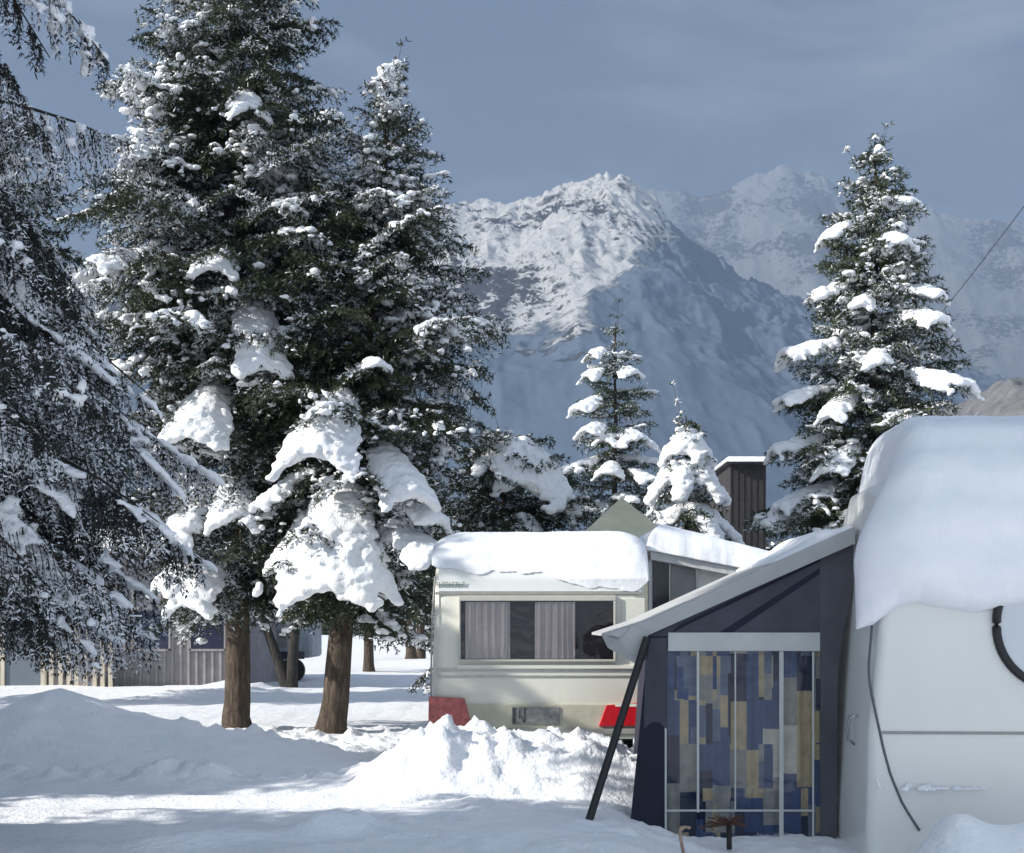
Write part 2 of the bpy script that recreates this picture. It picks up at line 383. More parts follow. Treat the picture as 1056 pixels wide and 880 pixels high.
def mountain(name, label, prof, Yr, Yf, Yb, px0, px1, nxs, nys, amp, mat, freq, exp=1.25, seed=0):
    xs = np.linspace(PX(px0, Yr), PX(px1, Yr), nxs); ys = np.concatenate([np.linspace(Yf, Yr, nys), np.linspace(Yr, Yb, nys // 3)[1:]])
    XX, YY = np.meshgrid(xs, ys)
    ppx = CX + XX / Yr * FOC + (fbm2(XX * freq * .6 + seed, YY * freq * .6, 3) - .5) * 40 * np.clip((Yr - YY) / (Yr - Yf) * 2, 0, 1)
    top = EYE + (HOR - np.interp(ppx, [p[0] for p in prof], [p[1] for p in prof])) / FOC * Yr
    s = np.where(YY <= Yr, np.clip((YY - Yf) / (Yr - Yf), 0, 1) ** exp, 1 - .75 * np.clip((YY - Yr) / (Yb - Yr), 0, 1))
    rn = ridged2(XX * freq + seed, YY * freq * .55, 6, .52) - .62
    wx = XX + (fbm2(XX * freq * 2, YY * freq * 2, 3) - .5) * .9 / freq; wy = YY + (fbm2(XX * freq * 2 + 50, YY * freq * 2, 3) - .5) * .9 / freq
    det = ridged2(wx * freq * 3.2 + 3, wy * freq * 2.2, 7, .62) - .6
    Z = top * s + (rn * amp * (1 - .72 * np.clip(s, 0, 1) ** 5) + det * amp * .34 * sstep(.25, .75, s)) * np.clip(s, 0, 1) ** 1.1 * np.clip(top / (Yr * .2), .2, 1.2) - 3
    a = np.arange(len(ys) - 1)[:, None] * nxs + np.arange(nxs - 1)[None]
    o = link(name, mesh_from(name, np.stack([XX, YY, Z], -1).reshape(-1, 3), np.stack([a, a + 1, a + nxs + 1, a + nxs], -1).reshape(-1, 4), None, True), mat)
    return tag(o, label, 'mountain', kind='structure')
MM = mountmat('snowy_mountainside', 318, 1.5, 50, (.140, .190, .255), (.150, .202, .268), (.36, .60), (.90, .885, .86))  # forest colours carry part of the blue haze
MF = mountmat('far_mountainside', 500, 0, 260, (.12, .14, .16), (.2, .22, .24), (-.9, -.5), (.30, .31, .33))  # snow greyed so the dome looks faded by haze
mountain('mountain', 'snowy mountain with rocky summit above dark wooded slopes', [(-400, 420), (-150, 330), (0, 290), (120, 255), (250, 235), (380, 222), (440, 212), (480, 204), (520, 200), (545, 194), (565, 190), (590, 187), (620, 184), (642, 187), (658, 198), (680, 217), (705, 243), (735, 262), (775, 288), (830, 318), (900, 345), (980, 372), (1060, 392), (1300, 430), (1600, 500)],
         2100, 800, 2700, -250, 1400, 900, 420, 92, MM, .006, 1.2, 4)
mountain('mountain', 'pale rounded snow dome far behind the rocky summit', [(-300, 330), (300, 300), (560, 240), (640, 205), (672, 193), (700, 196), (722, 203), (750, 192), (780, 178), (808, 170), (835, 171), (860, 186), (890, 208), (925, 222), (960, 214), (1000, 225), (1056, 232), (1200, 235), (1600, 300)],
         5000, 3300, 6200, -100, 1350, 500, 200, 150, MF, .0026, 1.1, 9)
def hillmesh():
    xs = np.linspace(60, 330, 220); ys = np.linspace(180, 420, 90); XX, YY = np.meshgrid(xs, ys)
    top = np.interp(XX, [60, 95, 112, 130, 160, 330], [0, 38, 58, 62, 70, 85]) * sstep(180, 330, YY)
    Z = top + (fbm2(XX * .12, YY * .12, 4) - .5) * 9 * sstep(180, 230, YY) - 1
    a = np.arange(89)[:, None] * 220 + np.arange(219)[None]
    return mesh_from('hill', np.stack([XX, YY, Z], -1).reshape(-1, 3), np.stack([a, a + 1, a + 221, a + 220], -1).reshape(-1, 4), None, True)
M['hill'] = simple('brown_scrub_hill', (.15, .15, .155), .9, .35, .35, .4)  # brown greyed in the colour itself to suggest haze
tag(link('hill', hillmesh(), M['hill']), 'brown scrubby hillside beyond the tall spruce', 'hill', kind='structure')
# ------------------------------------------------------------------ caravan helpers
def body_mesh(prof, xl, xr, bev, segs=5):
    """side profile (y,z) swept from the left wall to the right wall, long edges rounded"""
    bm = bmesh.new(); a = [bm.verts.new((xl(z), y, z)) for y, z in prof]; b = [bm.verts.new((xr(z), y, z)) for y, z in prof]; n = len(a)
    f1 = bm.faces.new(a); f2 = bm.faces.new(b[::-1])
    for i in range(n): bm.faces.new((a[i], b[i], b[(i + 1) % n], a[(i + 1) % n]))
    bmesh.ops.recalc_face_normals(bm, faces=bm.faces[:])
    ed = list(set(f1.edges[:] + f2.edges[:]))
    bmesh.ops.bevel(bm, geom=ed, offset=bev, segments=segs, profile=.5, affect='EDGES', clamp_overlap=True)
    return bm
def snow_slab(name, path, x0, x1, thick, start, parent, mat, over=.05, seed=0, nu=150, nv=190, lip=.16, end_fade=.4, xin=0, corner=.22, rag=.05, bulge=.22, lp=.5, left=0):
    """snow lying along a roof path (y,z): start(u) is the arc length where its ragged lower edge begins"""
    pth = np.array(path, float); seg = np.linalg.norm(np.diff(pth, axis=0), axis=1); s = np.concatenate([[0], np.cumsum(seg)]); T = s[-1]
    u = np.linspace(-1, 1, nu); w = np.linspace(0, 1, nv)
    uu, ww = np.meshgrid(u, w)
    s0 = start(uu) + (fbm2(uu * 5 + seed, uu * 0 + seed, 4) - .5) * rag
    sv = s0 + (T - s0) * ww ** 1.35
    y = np.interp(sv, s, pth[:, 0]); z = np.interp(sv, s, pth[:, 1])
    y1 = np.interp(sv + .04, s, pth[:, 0]) - np.interp(sv - .04, s, pth[:, 0]); z1 = np.interp(sv + .04, s, pth[:, 1]) - np.interp(sv - .04, s, pth[:, 1])
    ln = np.hypot(y1, z1) + 1e-9; ny_, nz_ = -z1 / ln, y1 / ln
    for _ in range(40):
        for q in (ny_, nz_): q[1:-1] = (q[:-2] + q[1:-1] * 2 + q[2:]) / 4
    nl_ = np.hypot(ny_, nz_); ny_, nz_ = ny_ / nl_, nz_ / nl_
    flat = np.clip(nz_, 0, 1)
    hw = (x1 - x0) / 2 + over; e = np.clip((1 - np.abs(uu)) * hw / corner, 0, 1); ef = np.sqrt(np.clip(1 - (1 - e) ** 2, 0, 1))
    d = np.clip((sv - s0) / lip, 0, 1); df = np.clip(1 - (1 - d) ** 2, 0, 1) ** lp * np.clip((T - sv) / end_fade + .05, 0, 1) ** .5
    th = thick * (.30 + .70 * flat) * df * ef * (1 + bulge * (fbm2(uu * 2.2 + seed, sv * 1.6, 3) - .5)) + .022 * (fbm2(uu * 14 + seed, sv * 9, 3) - .5) * df * (1 - .7 * np.clip(d, 0, 1))
    X = (x0 + x1) / 2 + uu * hw - left * np.clip(-uu, 0, 1) ** 3 * (1 - 2.6 * sstep(.55, 1.5, sv))
    A = np.stack([X, y + ny_ * th, z + nz_ * th], -1).reshape(-1, 3); B = np.stack([X * 1, y - ny_ * .03, z - nz_ * .03], -1).reshape(-1, 3)
    i = np.arange(nv - 1)[:, None] * nu + np.arange(nu - 1)[None]; Fq = np.stack([i, i + 1, i + nu + 1, i + nu], -1).reshape(-1, 4); n = nu * nv
    ring = np.concatenate([np.arange(nu), np.arange(1, nv) * nu + nu - 1, (nv - 1) * nu + np.arange(nu - 2, -1, -1), np.arange(nv - 2, 0, -1) * nu])
    r2 = np.roll(ring, -1); R = np.stack([ring, ring + n, r2 + n, r2], -1)
    V = np.concatenate([A, B]) - np.array(parent.location)
    o = link(name, mesh_from(name, V, np.concatenate([Fq, Fq[:, ::-1] + n, R]), None, True), mat, parent); o['kind'] = 'stuff'; return o
def wavy_cloth(name, x0, x1, y, z0, z1, folds, depth, mat, parent, seed=0, nxc=160, nzc=24):
    xs = np.linspace(x0, x1, nxc); zs = np.linspace(z0, z1, nzc); XX, ZZ = np.meshgrid(xs, zs); t = (XX - x0) / (x1 - x0)
    ph = t * folds * TAU + 1.5 * (vn2(t * folds * .6 + seed, ZZ * 1.2 + seed) - .5) * 2
    YY = y + depth * (np.sin(ph) * .6 + np.sin(ph * 2.3 + 1) * .25) * (.75 + .5 * vn2(t * 5, ZZ * 2 + seed))
    a = np.arange(nzc - 1)[:, None] * nxc + np.arange(nxc - 1)[None]
    V = np.stack([XX, YY, ZZ], -1).reshape(-1, 3) - np.array(parent.matrix_basis.translation if parent.parent is None else parent.parent.location)
    return link(name, mesh_from(name, V, np.stack([a, a + 1, a + nxc + 1, a + nxc], -1).reshape(-1, 4), None, True), mat, parent)
M['cream'] = simple('cream_paint', (.72, .71, .62), .38, .05, 2.5, .002, dirt=(.60, .59, .52))
M['white_paint'] = simple('white_paint', (.70, .72, .70), .36, .04, 2.5, .002, dirt=(.62, .64, .62))
M['frame_cream'] = simple('greyed_cream_frame', (.50, .49, .43), .45, .08, 8)
M['skirt'] = simple('dull_cream_skirt', (.44, .43, .34), .55, .10, 5, .004)
M['alu'] = simple('aluminium_trim', (.42, .42, .40), .35, .12, 12, 0, .7)
M['grey_trim'] = simple('grey_trim', (.30, .30, .28), .5, .12, 12)
M['rubber'] = simple('black_rubber', (.012, .012, .014), .5, .2, 12)
M['dark_in'] = simple('dark_interior', (.035, .033, .04), .8, .3, 4)
M['curtain'] = simple('grey_curtain_cloth', (.66, .645, .60), .9, .08, 3)
M['red_lens'] = simple('red_lens', (.50, .012, .02), .14, .12, 20)
M['red_dirty'] = simple('snow_dusted_red_lens', (.40, .10, .09), .4, .45, 16)
M['plate'] = simple('weathered_plate', (.20, .205, .20), .6, .35, 22)
M['plate_dark'] = simple('plate_character', (.05, .05, .052), .6, .3, 30)
M['chrome'] = simple('chrome_handle', (.55, .55, .56), .22, .05, 12, 0, 1)
M['letter'] = simple('green_grey_lettering', (.20, .25, .22), .5, .2, 30)
def clearmat(name, tint=(1, 1, 1), refl=1.0):
    m, nt, b = newmat(name); out = nt.nodes['Material Output']; nt.nodes.remove(b)
    t = nd(nt, 'ShaderNodeBsdfTransparent'); t.inputs[0].default_value = (*tint, 1)
    g = nd(nt, 'ShaderNodeBsdfGlossy'); g.inputs['Roughness'].default_value = .06
    n = noise(nt, coords(nt), 2.2, 3); bp = nd(nt, 'ShaderNodeBump'); bp.inputs['Strength'].default_value = .5; bp.inputs['Distance'].default_value = .03
    nt.links.new(n.outputs[0], bp.inputs['Height']); nt.links.new(bp.outputs[0], g.inputs['Normal'])
    f = nd(nt, 'ShaderNodeFresnel'); f.inputs[0].default_value = 1.5
    q = nd(nt, 'ShaderNodeMath', operation='MULTIPLY'); nt.links.new(f.outputs[0], q.inputs[0]); q.inputs[1].default_value = refl
    x = nd(nt, 'ShaderNodeMixShader'); nt.links.new(q.outputs[0], x.inputs[0]); nt.links.new(t.outputs[0], x.inputs[1]); nt.links.new(g.outputs[0], x.inputs[2])
    nt.links.new(x.outputs[0], out.inputs[0]); return m
M['acrylic'] = clearmat('tinted_acrylic', (.92, .90, .92), .8)
M['vinyl'] = clearmat('clear_vinyl', (.93, .94, .95), .6)

# ------------------------------------------------------------------ far caravan
YA = 13.4; sA = FOC / YA
ax = lambda px: PX(px, YA); az_ = lambda py: PZ(py, YA)
ca = thing('caravan', 'cream touring caravan seen from behind with red tail lights and curtained rear window', 'caravan', ((ax(444) + ax(667)) / 2, YA, .1))
profA = [(YA + .12, .52), (YA + .02, .60), (YA, .80), (YA, 1.30), (YA, az_(612)), (YA + .02, 2.04), (YA + .08, 2.16), (YA + .20, 2.28), (YA + .40, 2.345), (YA + .8, 2.36), (YA + 3.4, 2.34), (YA + 3.9, 2.15), (YA + 4.15, 1.6), (YA + 4.2, .8), (YA + 4.05, .52)]
xlA = lambda z: ax(444) + .045 * max(0, min(1, (z - .75) / 1.4)); xrA = lambda z: ax(668) - .03 * max(0, min(1, (z - .75) / 1.4))
mb = MB(); mb.bm.free(); mb.bm = body_mesh(profA, xlA, xrA, .11)
bodyA = mb.build('body', M['cream'], ca, True, 40)
# roof panel above the belt seam, whiter than the wall
mb = MB().box(ax(449), ax(663), YA - .012, YA + .01, az_(613.4), az_(610.6), .004); mb.build('belt_trim', M['grey_trim'], ca)
pathA = [(YA - .012, az_(611)), (YA - .008, 2.04), (YA + .065, 2.17), (YA + .195, 2.295), (YA + .40, 2.36), (YA + .8, 2.375), (YA + 3.4, 2.355), (YA + 3.85, 2.2)]
startA = lambda u: np.interp(u, [-1, -.9, -.72, -.35, .15, .35, .62, .86, .95, 1], [.30, .26, .24, .20, .15, .10, .03, .02, .06, .12])
snow_slab('roof_snow', pathA, ax(449), ax(665), .155, startA, ca, M['snow_smooth'], .04, 3, lip=.8, corner=.34, rag=.12, bulge=.16, lp=1.3)
# whiter upper panel: thin skin following the path below the snow
def skin(name, path, x0, x1, off, mat, parent, n=24):
    p = np.array(path); s = np.concatenate([[0], np.cumsum(np.linalg.norm(np.diff(p, axis=0), axis=1))]); q = np.linspace(0, s[-1], n)
    bm = MB(); ring = [(np.interp(t, s, p[:, 0]) - off, np.interp(t, s, p[:, 1])) for t in q]
    a = [bm.bm.verts.new((x0, y, z)) for y, z in ring]; b = [bm.bm.verts.new((x1, y, z)) for y, z in ring]
    a2 = [bm.bm.verts.new((x0, y + .02, z - .004)) for y, z in ring]; b2 = [bm.bm.verts.new((x1, y + .02, z - .004)) for y, z in ring]
    for i in range(n - 1):
        bm.bm.faces.new((a[i], b[i], b[i + 1], a[i + 1])); bm.bm.faces.new((a2[i], a2[i + 1], b2[i + 1], b2[i]))
        bm.bm.faces.new((a[i], a[i + 1], a2[i + 1], a2[i])); bm.bm.faces.new((b[i], b2[i], b2[i + 1], b[i + 1]))
    bm.bm.faces.new((a[0], a2[0], b2[0], b[0])); bm.bm.faces.new((a[-1], b[-1], b2[-1], a2[-1]))
    return bm.build(name, mat, parent, True, 40)
skin('upper_panel', [(YA, az_(610)), (YA + .02, 2.04), (YA + .08, 2.16), (YA + .20, 2.28)], ax(452), ax(661), .008, M['white_paint'], ca)
# faded lettering, no longer readable
lt = MB(); rngl = random.Random(4); x = ax(449.5)
for k in range(9):
    w = sA and (3.0 / sA); zt, zb = az_(600.3), az_(605.2)
    lt.box(x, x + .0055, YA - .0125, YA - .006, zb, zt)
    if k % 3 != 1: lt.box(x + .0055, x + w * .75, YA - .0125, YA - .006, zt - .009, zt)
    if k % 2 == 0: lt.box(x + w * .75 - .005, x + w * .75, YA - .0125, YA - .006, zb, zt - .009)
    x += w + .004
lt.box(ax(449.6), ax(477), YA - .0122, YA - .006, (az_(600.3) + az_(605.2)) / 2 - .002, (az_(600.3) + az_(605.2)) / 2 + .002)
lt.build('lettering', M['letter'], ca)
# rear window: surround, flat panel painted dark as the unlit inside, curtains, pane
wf = MB()
for a, b, c, d in ((473, 635, 614.5, 620), (473, 635, 680, 682.5), (473, 475.2, 620, 680), (632.3, 635, 620, 680)):
    wf.box(ax(a), ax(b), YA - .045, YA + .02, az_(d), az_(c), .006)
wfr = wf.build("window_frame", M["frame_cream"], ca)
MB().box(ax(475), ax(632.5), YA - .008, YA + .015, az_(680), az_(620)).build('window_interior', M['dark_in'], ca)  # dark sheet standing in for the shade inside the caravan
for a, b, s in ((480, 526, 1), (551.5, 593, 2)):
    wavy_cloth('curtain', ax(a), ax(b), YA - .023, az_(679.5), az_(621), 5.5, .012, M['curtain'], ca, s)
MB().box(ax(475), ax(632.5), YA - .043, YA - .040, az_(680), az_(620)).build('window_pane', M['acrylic'], ca)
wt = MB()
for yy, h, o in ((691, 2.4, .012), (697.5, 1.8, .010)): wt.box(ax(450), ax(664), YA - o, YA + .02, az_(yy + h / 2), az_(yy - h / 2), .003)
wt.build('waist_moulding', M['alu'], ca)
MB().box(ax(471), ax(657), YA - .022, YA + .02, az_(690), az_(685.5), .006).build('window_ledge', M['cream'], ca)
MB().box(ax(446), ax(666), YA - .03, YA + .05, az_(760), az_(726), .012).build('rear_skirt', M['skirt'], ca)
cp = MB().box(ax(641), ax(665), YA - .012, YA + .01, az_(648), az_(617), .004); cp.build('corner_panel', M['cream'], ca)
def light(pts, mat, lab):
    t = MB().prism([(ax(a), YA - .065, az_(b)) for a, b in pts], (0, .05, 0), .008).build('tail_light', mat, ca); t['label'] = lab
    return t
light([(442.5, 718), (479, 720), (486.5, 748), (442, 750)], M['red_dirty'], 'snow dusted red tail light')
light([(625, 727), (664, 724), (664, 748), (617, 749)], M['red_lens'], 'bright red tail light')
mb = MB().box(ax(634), ax(662), YA - .069, YA - .064, az_(728.5), az_(725.5), .001).build('reflector_strip', M['cream'], ca)
pl = MB().box(ax(528), ax(577), YA - .042, YA - .028, az_(747), az_(729), .003).build('number_plate', M['plate'], ca)
ch = MB()
for a, b, c, d in ((528.6, 532, 730, 746), (535, 536.4, 732, 741), (540.4, 542, 730, 745)): ch.box(ax(a), ax(b), YA - .0445, YA - .0415, az_(d), az_(c))
ch.prism([(ax(537), YA - .0445, az_(738)), (ax(538), YA - .0445, az_(737)), (ax(541), YA - .0445, az_(745)), (ax(540), YA - .0445, az_(745.5))], (0, .003, 0))
ch.build('plate_marks', M['plate_dark'], pl)
MB().box(ax(505), ax(665), YA - .05, YA - .02, az_(757), az_(751), .008).build('bumper', M['grey_trim'], ca)
MB().tube([(ax(444.5), YA - .008, .62), (ax(444.6), YA - .012, 1.1), (ax(446), YA - .012, 1.7), (ax(448.6), YA + .01, 2.06)], .009).build('corner_moulding', M['grey_trim'], ca, True)
for sx in (ax(444) + .06, ax(668) - .06):
    t = bmesh.new(); bmesh.ops.create_cone(t, cap_ends=True, segments=28, radius1=.32, radius2=.32, depth=.17, matrix=__import__('mathutils').Matrix.Translation((sx, YA + 2.2, .42)) @ __import__('mathutils').Matrix.Rotation(PI / 2, 4, 'Y'))
    bmesh.ops.bevel(t, geom=t.edges[:], offset=.03, segments=2, affect='EDGES'); q = MB(); q.add(t); q.build('wheel', M['rubber'], ca, True, 40)

# ------------------------------------------------------------------ awning built onto the far caravan
YB = 14.3; bx = lambda px: PX(px, YB); bz = lambda py: PZ(py, YB)
M['awn_wall'] = simple('grey_awning_board', (.60, .60, .57), .7, .08, 5, .01)
M['awn_roof'] = simple('pale_awning_roof', (.52, .53, .53), .6, .08, 5, .01)
M['dark_glass'] = simple('dark_glass', (.035, .037, .042), .12, .25, 2)
M['grey_glass'] = simple('dusty_grey_glass', (.20, .205, .21), .3, .25, 2)
aw = thing('caravan_awning', 'grey lean-to awning with sloping snowy roof on the side of the cream caravan', 'awning', (bx(740), YB, .1))
x0, x1 = bx(672), 3.75; sl = (bz(590) - bz(573)) / (bx(768) - bx(680)); rz = lambda x: bz(573) + sl * (x - bx(680))
MB().prism([(x0, YB, .1), (x1, YB, .1), (x1, YB, rz(x1) - .03), (x0, YB, rz(x0) - .03)], (0, .05, 0)).build('wall', M['awn_wall'], aw)
MB().prism([(x1 - .05, YB + .052, .1), (x1 - .05, YB + 2.5, .1), (x1 - .05, YB + 2.5, rz(x1) - .03), (x1 - .05, YB + .052, rz(x1) - .03)], (.05, 0, 0)).build('end_wall', M['awn_wall'], aw)
MB().prism([(x0 - .02, YB - .10, rz(x0) - .03), (x1 + .1, YB - .10, rz(x1 + .1) - .03), (x1 + .1, YB - .10, rz(x1 + .1) + .025), (x0 - .02, YB - .10, rz(x0) + .025)], (0, 2.65, 0), .006).build('roof', M['awn_roof'], aw)
MB().prism([(x0 - .02, YB - .125, rz(x0) - .06), (x1 + .1, YB - .125, rz(x1 + .1) - .06), (x1 + .1, YB - .125, rz(x1 + .1) + .02), (x0 - .02, YB - .125, rz(x0) + .02)], (0, .022, 0)).build('fascia', M['awn_roof'], aw)
MB().box(bx(668.5), bx(672), YB - .05, YB + .05, .1, bz(578)).build('corner_post', M['awn_roof'], aw)
fz = lambda px: rz(bx(px)) - .07
for a, b, mt in ((673, 689.5, 'dark_glass'), (691.5, 717, 'grey_glass')):
    w = MB().prism([(bx(a), YB - .03, bz(648)), (bx(b), YB - .03, bz(648)), (bx(b), YB - .03, fz(b)), (bx(a), YB - .03, fz(a))], (0, .028, 0)).build('window', M[mt], aw)
    MB().box(bx(b), bx(b) + .014, YB - .045, YB - .001, bz(648), fz(b)).build('window_frame', M['alu'], w)
# snow on its roof
def roof_patch(name, fx, xs, ys, th, parent, seed, edge=.25):
    nu, nv = 120, 90; u = np.linspace(xs[0], xs[1], nu); v = np.linspace(ys[0], ys[1], nv); XX, YY = np.meshgrid(u, v)
    e = np.minimum(np.minimum(XX - xs[0], xs[1] - XX), np.minimum(YY - ys[0], ys[1] - YY)); e = np.clip(e / edge, 0, 1)
    T = th(XX, YY) * np.sqrt(np.clip(1 - (1 - e) ** 2, 0, 1)) * (1 + .2 * (fbm2(XX * 1.2 + seed, YY * 1.2, 3) - .5)) + .008 * (fbm2(XX * 12, YY * 12, 3) - .5)
    B = fx(XX, YY) + XX * 0; jig = (fbm2(XX * 5 + seed, YY * 5, 3) - .5) * .05 * (1 - e)
    top = np.stack([XX, YY + jig, B + np.maximum(T, .002)], -1).reshape(-1, 3); bot = np.stack([XX, YY + jig, B - .01], -1).reshape(-1, 3)
    i = np.arange(nv - 1)[:, None] * nu + np.arange(nu - 1)[None]; F = np.stack([i, i + 1, i + nu + 1, i + nu], -1).reshape(-1, 4); n = nu * nv
    ring = np.concatenate([np.arange(nu), np.arange(1, nv) * nu + nu - 1, (nv - 1) * nu + np.arange(nu - 2, -1, -1), np.arange(nv - 2, 0, -1) * nu]); r2 = np.roll(ring, -1)
    V = np.concatenate([top, bot]) - np.array(parent.location)
    o = link(name, mesh_from(name, V, np.concatenate([F, F[:, ::-1] + n, np.stack([ring, ring + n, r2 + n, r2], -1)]), None, True), M['snow_smooth'], parent); o['kind'] = 'stuff'; return o
roof_patch('roof_snow', lambda X, Y: bz(573) + sl * (X - bx(680)) + .03, (x0 - .05, x1 + .1), (YB - .17, YB + 2.5), lambda X, Y: .31 - .07 * np.clip((X - x0) / 1.2, 0, 1), aw, 5, .22)

# ------------------------------------------------------------------ near caravan
YC = 9.4; cx = lambda px: PX(px, YC); cz = lambda py: PZ(py, YC)
M['seam_grey'] = simple('dark_seam_grey', (.10, .11, .12), .5, .1, 9)
cb = thing('caravan', 'white caravan at the frame edge with thick smooth snow over its roof and rear', 'caravan', (2.385, YC, .05))
M['near_white'] = simple('cool_white_paint', (.78, .78, .745), .28, .03, 1.5, .0015, dirt=(.68, .69, .66))
tum = lambda z: .15 * float(sstep(.9, 2.3, z))
profC = [(YC + .14, -.05), (YC + .08, .30), (YC + .03, .60), (YC, .90), (YC, 1.55), (YC + .04, 1.85), (YC + .13, 2.12), (YC + .28, 2.36), (YC + .52, 2.54), (YC + .9, 2.62), (YC + 1.7, 2.62), (YC + 2.1, 2.4), (YC + 2.35, 1.7), (YC + 2.4, .6), (YC + 2.3, -.05)]
xlC = lambda z: 2.36 + tum(z); xrC = lambda z: 4.62 - tum(z)
mb = MB(); mb.bm.free(); mb.bm = body_mesh(profC, xlC, xrC, .07); mb.build('body', M['near_white'], cb, True, 40)
seam = [(2.355 + .045, YC - .003, 1.75)] + [(cx(a), YC - .003 + o, cz(b)) for a, b, o in ((897, 690, 0), (900, 720, 0), (905, 745, 0), (911, 772, 0), (919, 800, .035), (932, 830, .055), (950, 858, .078))]
def on_rear(x, z):                      # the rear wall's surface, rounded edge included
    d = min(.068, max(0, xlC(z) + .07 - x)); return YC + float(np.interp(z, [.3, .6, .9], [.08, .03, 0])) + .07 - math.sqrt(.07 ** 2 - d ** 2)
seam = [(float(np.interp(z, [p[2] for p in seam[::-1]], [p[0] for p in seam[::-1]])), z) for z in np.linspace(1.6, seam[-1][2], 22)]
MB().tube([(x, on_rear(x, z) - .003, z) for x, z in seam], .0085).build('corner_seam', M['seam_grey'], cb, True)
MB().box(cx(908), 4.58, YC - .008, YC + .02, cz(757), cz(754), .003).build('belt_trim', M['grey_trim'], cb)
# rear window with a heavy rubber seal, mostly outside the picture and under the snow
def rrect(x0, x1, z0, z1, r, n=10):
    o = []
    for cxx, czz, a0 in ((x1 - r, z1 - r, 0), (x0 + r, z1 - r, PI / 2), (x0 + r, z0 + r, PI), (x1 - r, z0 + r, 1.5 * PI)):
        o += [(cxx + r * math.cos(a0 + PI / 2 * i / n), czz + r * math.sin(a0 + PI / 2 * i / n)) for i in range(n + 1)]
    return o
wx0, wx1, wz0, wz1 = cx(1024.5), 4.33, cz(709), 2.02
rr = rrect(wx0, wx1, wz0, wz1, .40, 14); ring = [(a, YC - .012, b) for a, b in rr]; ring.append(ring[0])
MB().tube(ring, .029, 10).build('window_seal', M['rubber'], cb, True)
M['blind'] = simple('pale_blind_pane', (.62, .66, .70), .2, .04, 2)
MB().prism([(a, YC - .009, b) for a, b in rrect(wx0 + .01, wx1 - .01, wz0 + .01, wz1 - .01, .39, 14)], (0, .012, 0)).build('window_pane', M['blind'], cb, True, 30)
M['white_pvc_marker'] = simple('white_marker', (.85, .86, .86), .2, .03, 5)
# grab handle and marker on the side wall
hx = 2.385
MB().tube([(hx + .01, 10.02, cz(744)), (hx - .045, 10.04, cz(746)), (hx - .055, 10.06, cz(757)), (hx - .045, 10.10, cz(772)), (hx + .01, 10.14, cz(778))], .011).build('grab_handle', M['chrome'], cb, True)
MB().prism([(cx(903), YC - .006, cz(803)), (cx(904.5), YC - .006, cz(802)), (cx(908.5), YC - .006, cz(812)), (cx(907.5), YC - .006, cz(814))], (0, .02, 0)).build('corner_reflector', M['white_pvc_marker'], cb)  # small highlight on the rear panel painted as a white tick
MB().box(hx - .012, hx + .02, 10.0, 10.09, cz(870), cz(850), .004).build('side_marker', M['plate'], cb)
pathC = [(YC - .005, 1.45), (YC + .035, 1.86), (YC + .125, 2.13), (YC + .275, 2.37), (YC + .515, 2.55), (YC + .9, 2.635), (YC + 1.7, 2.635), (YC + 2.1, 2.42)]
Lc = lambda z: float(np.interp(z, [1.45, 1.86], [0, .412]))
# lower edge of the snow as read across the rear wall
edge_px = [860, 893, 903, 922, 940, 958, 985, 1010, 1030, 1056, 1200, 1260]; edge_py = [628, 640, 652, 646, 628, 622, 628, 632, 628, 622, 618, 612]
xc0, xc1 = xlC(2.2) - .0, xrC(2.2)
startC = lambda u: np.interp(np.interp(CX + ((xc0 + xc1) / 2 + u * ((xc1 - xc0) / 2 + .06)) / YC * FOC, edge_px, [cz(p) for p in edge_py]), [1.45, 1.86], [0, .412])
snow_slab('roof_snow', pathC, xc0, xc1, .47, startC, cb, M['snow_smooth'], .10, 7, 220, 220, .13, .4, 0, .38, .035, .05, .5, .13)
def glint_lumps(name, X0, X1, Y, py0, py1, th, seed, parent):   # sun glint shaped as white lumps on a wall
    rng = np.random.default_rng(seed); n = 70; t = rng.random(n)
    cen = np.stack([X0 + (X1 - X0) * t, np.full(n, Y), cz((py0 + py1) / 2) + rng.normal(0, .35, n) * (cz(py0) - cz(py1)) * (1.1 - t)], 1) - np.array(parent.location)
    return snow_blobs(name, cen, rng.uniform(.5, 1, n) * th, .008, parent, flat=.6, rng=rng)
glint_lumps('stuck_snow', cx(930), cx(1012), YC + .012, 810, 816, .020, 5, cb)['kind'] = 'stuff'  # bright glint on the lower panel modelled as a white streak

cb.rotation_euler = (0, 0, math.radians(-4))
# ------------------------------------------------------------------ porch awning on the near caravan
YD = 10.6; dx = lambda px: PX(px, YD); dz_ = lambda py: PZ(py, YD)
M['slate'] = simple('slate_blue_canvas', (.064, .068, .088), .85, .22, 2.2, .05, bscale=2.6)
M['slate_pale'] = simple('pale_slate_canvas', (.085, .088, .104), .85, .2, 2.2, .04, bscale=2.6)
M['navy'] = simple('navy_canvas', (.014, .016, .034), .85, .2, 3, .006, bscale=5)  # navy cloth; also paints shade at the corner and in the folds
M['grey_pvc'] = simple('pale_grey_canvas', (.43, .435, .43), .6, .07, 4, .006, bscale=7)
M['white_pvc'] = simple('white_window_tape', (.55, .56, .55), .5, .07, 6)
pa = thing('porch_awning', 'slate blue porch awning with big clear window on the side of the white caravan', 'awning', (dx(760), YD, .05))
rl = lambda px: np.interp(px, [622, 668, 880], [655, 640, 544])          # roof line in the near gable
pr = MB()
def wallpoly(pts, mat='slate', name='side_wall', y=YD, d=.012): return MB().prism([(dx(a), y, dz_(b)) for a, b in pts], (0, d, 0)).build(name, M[mat], pa)
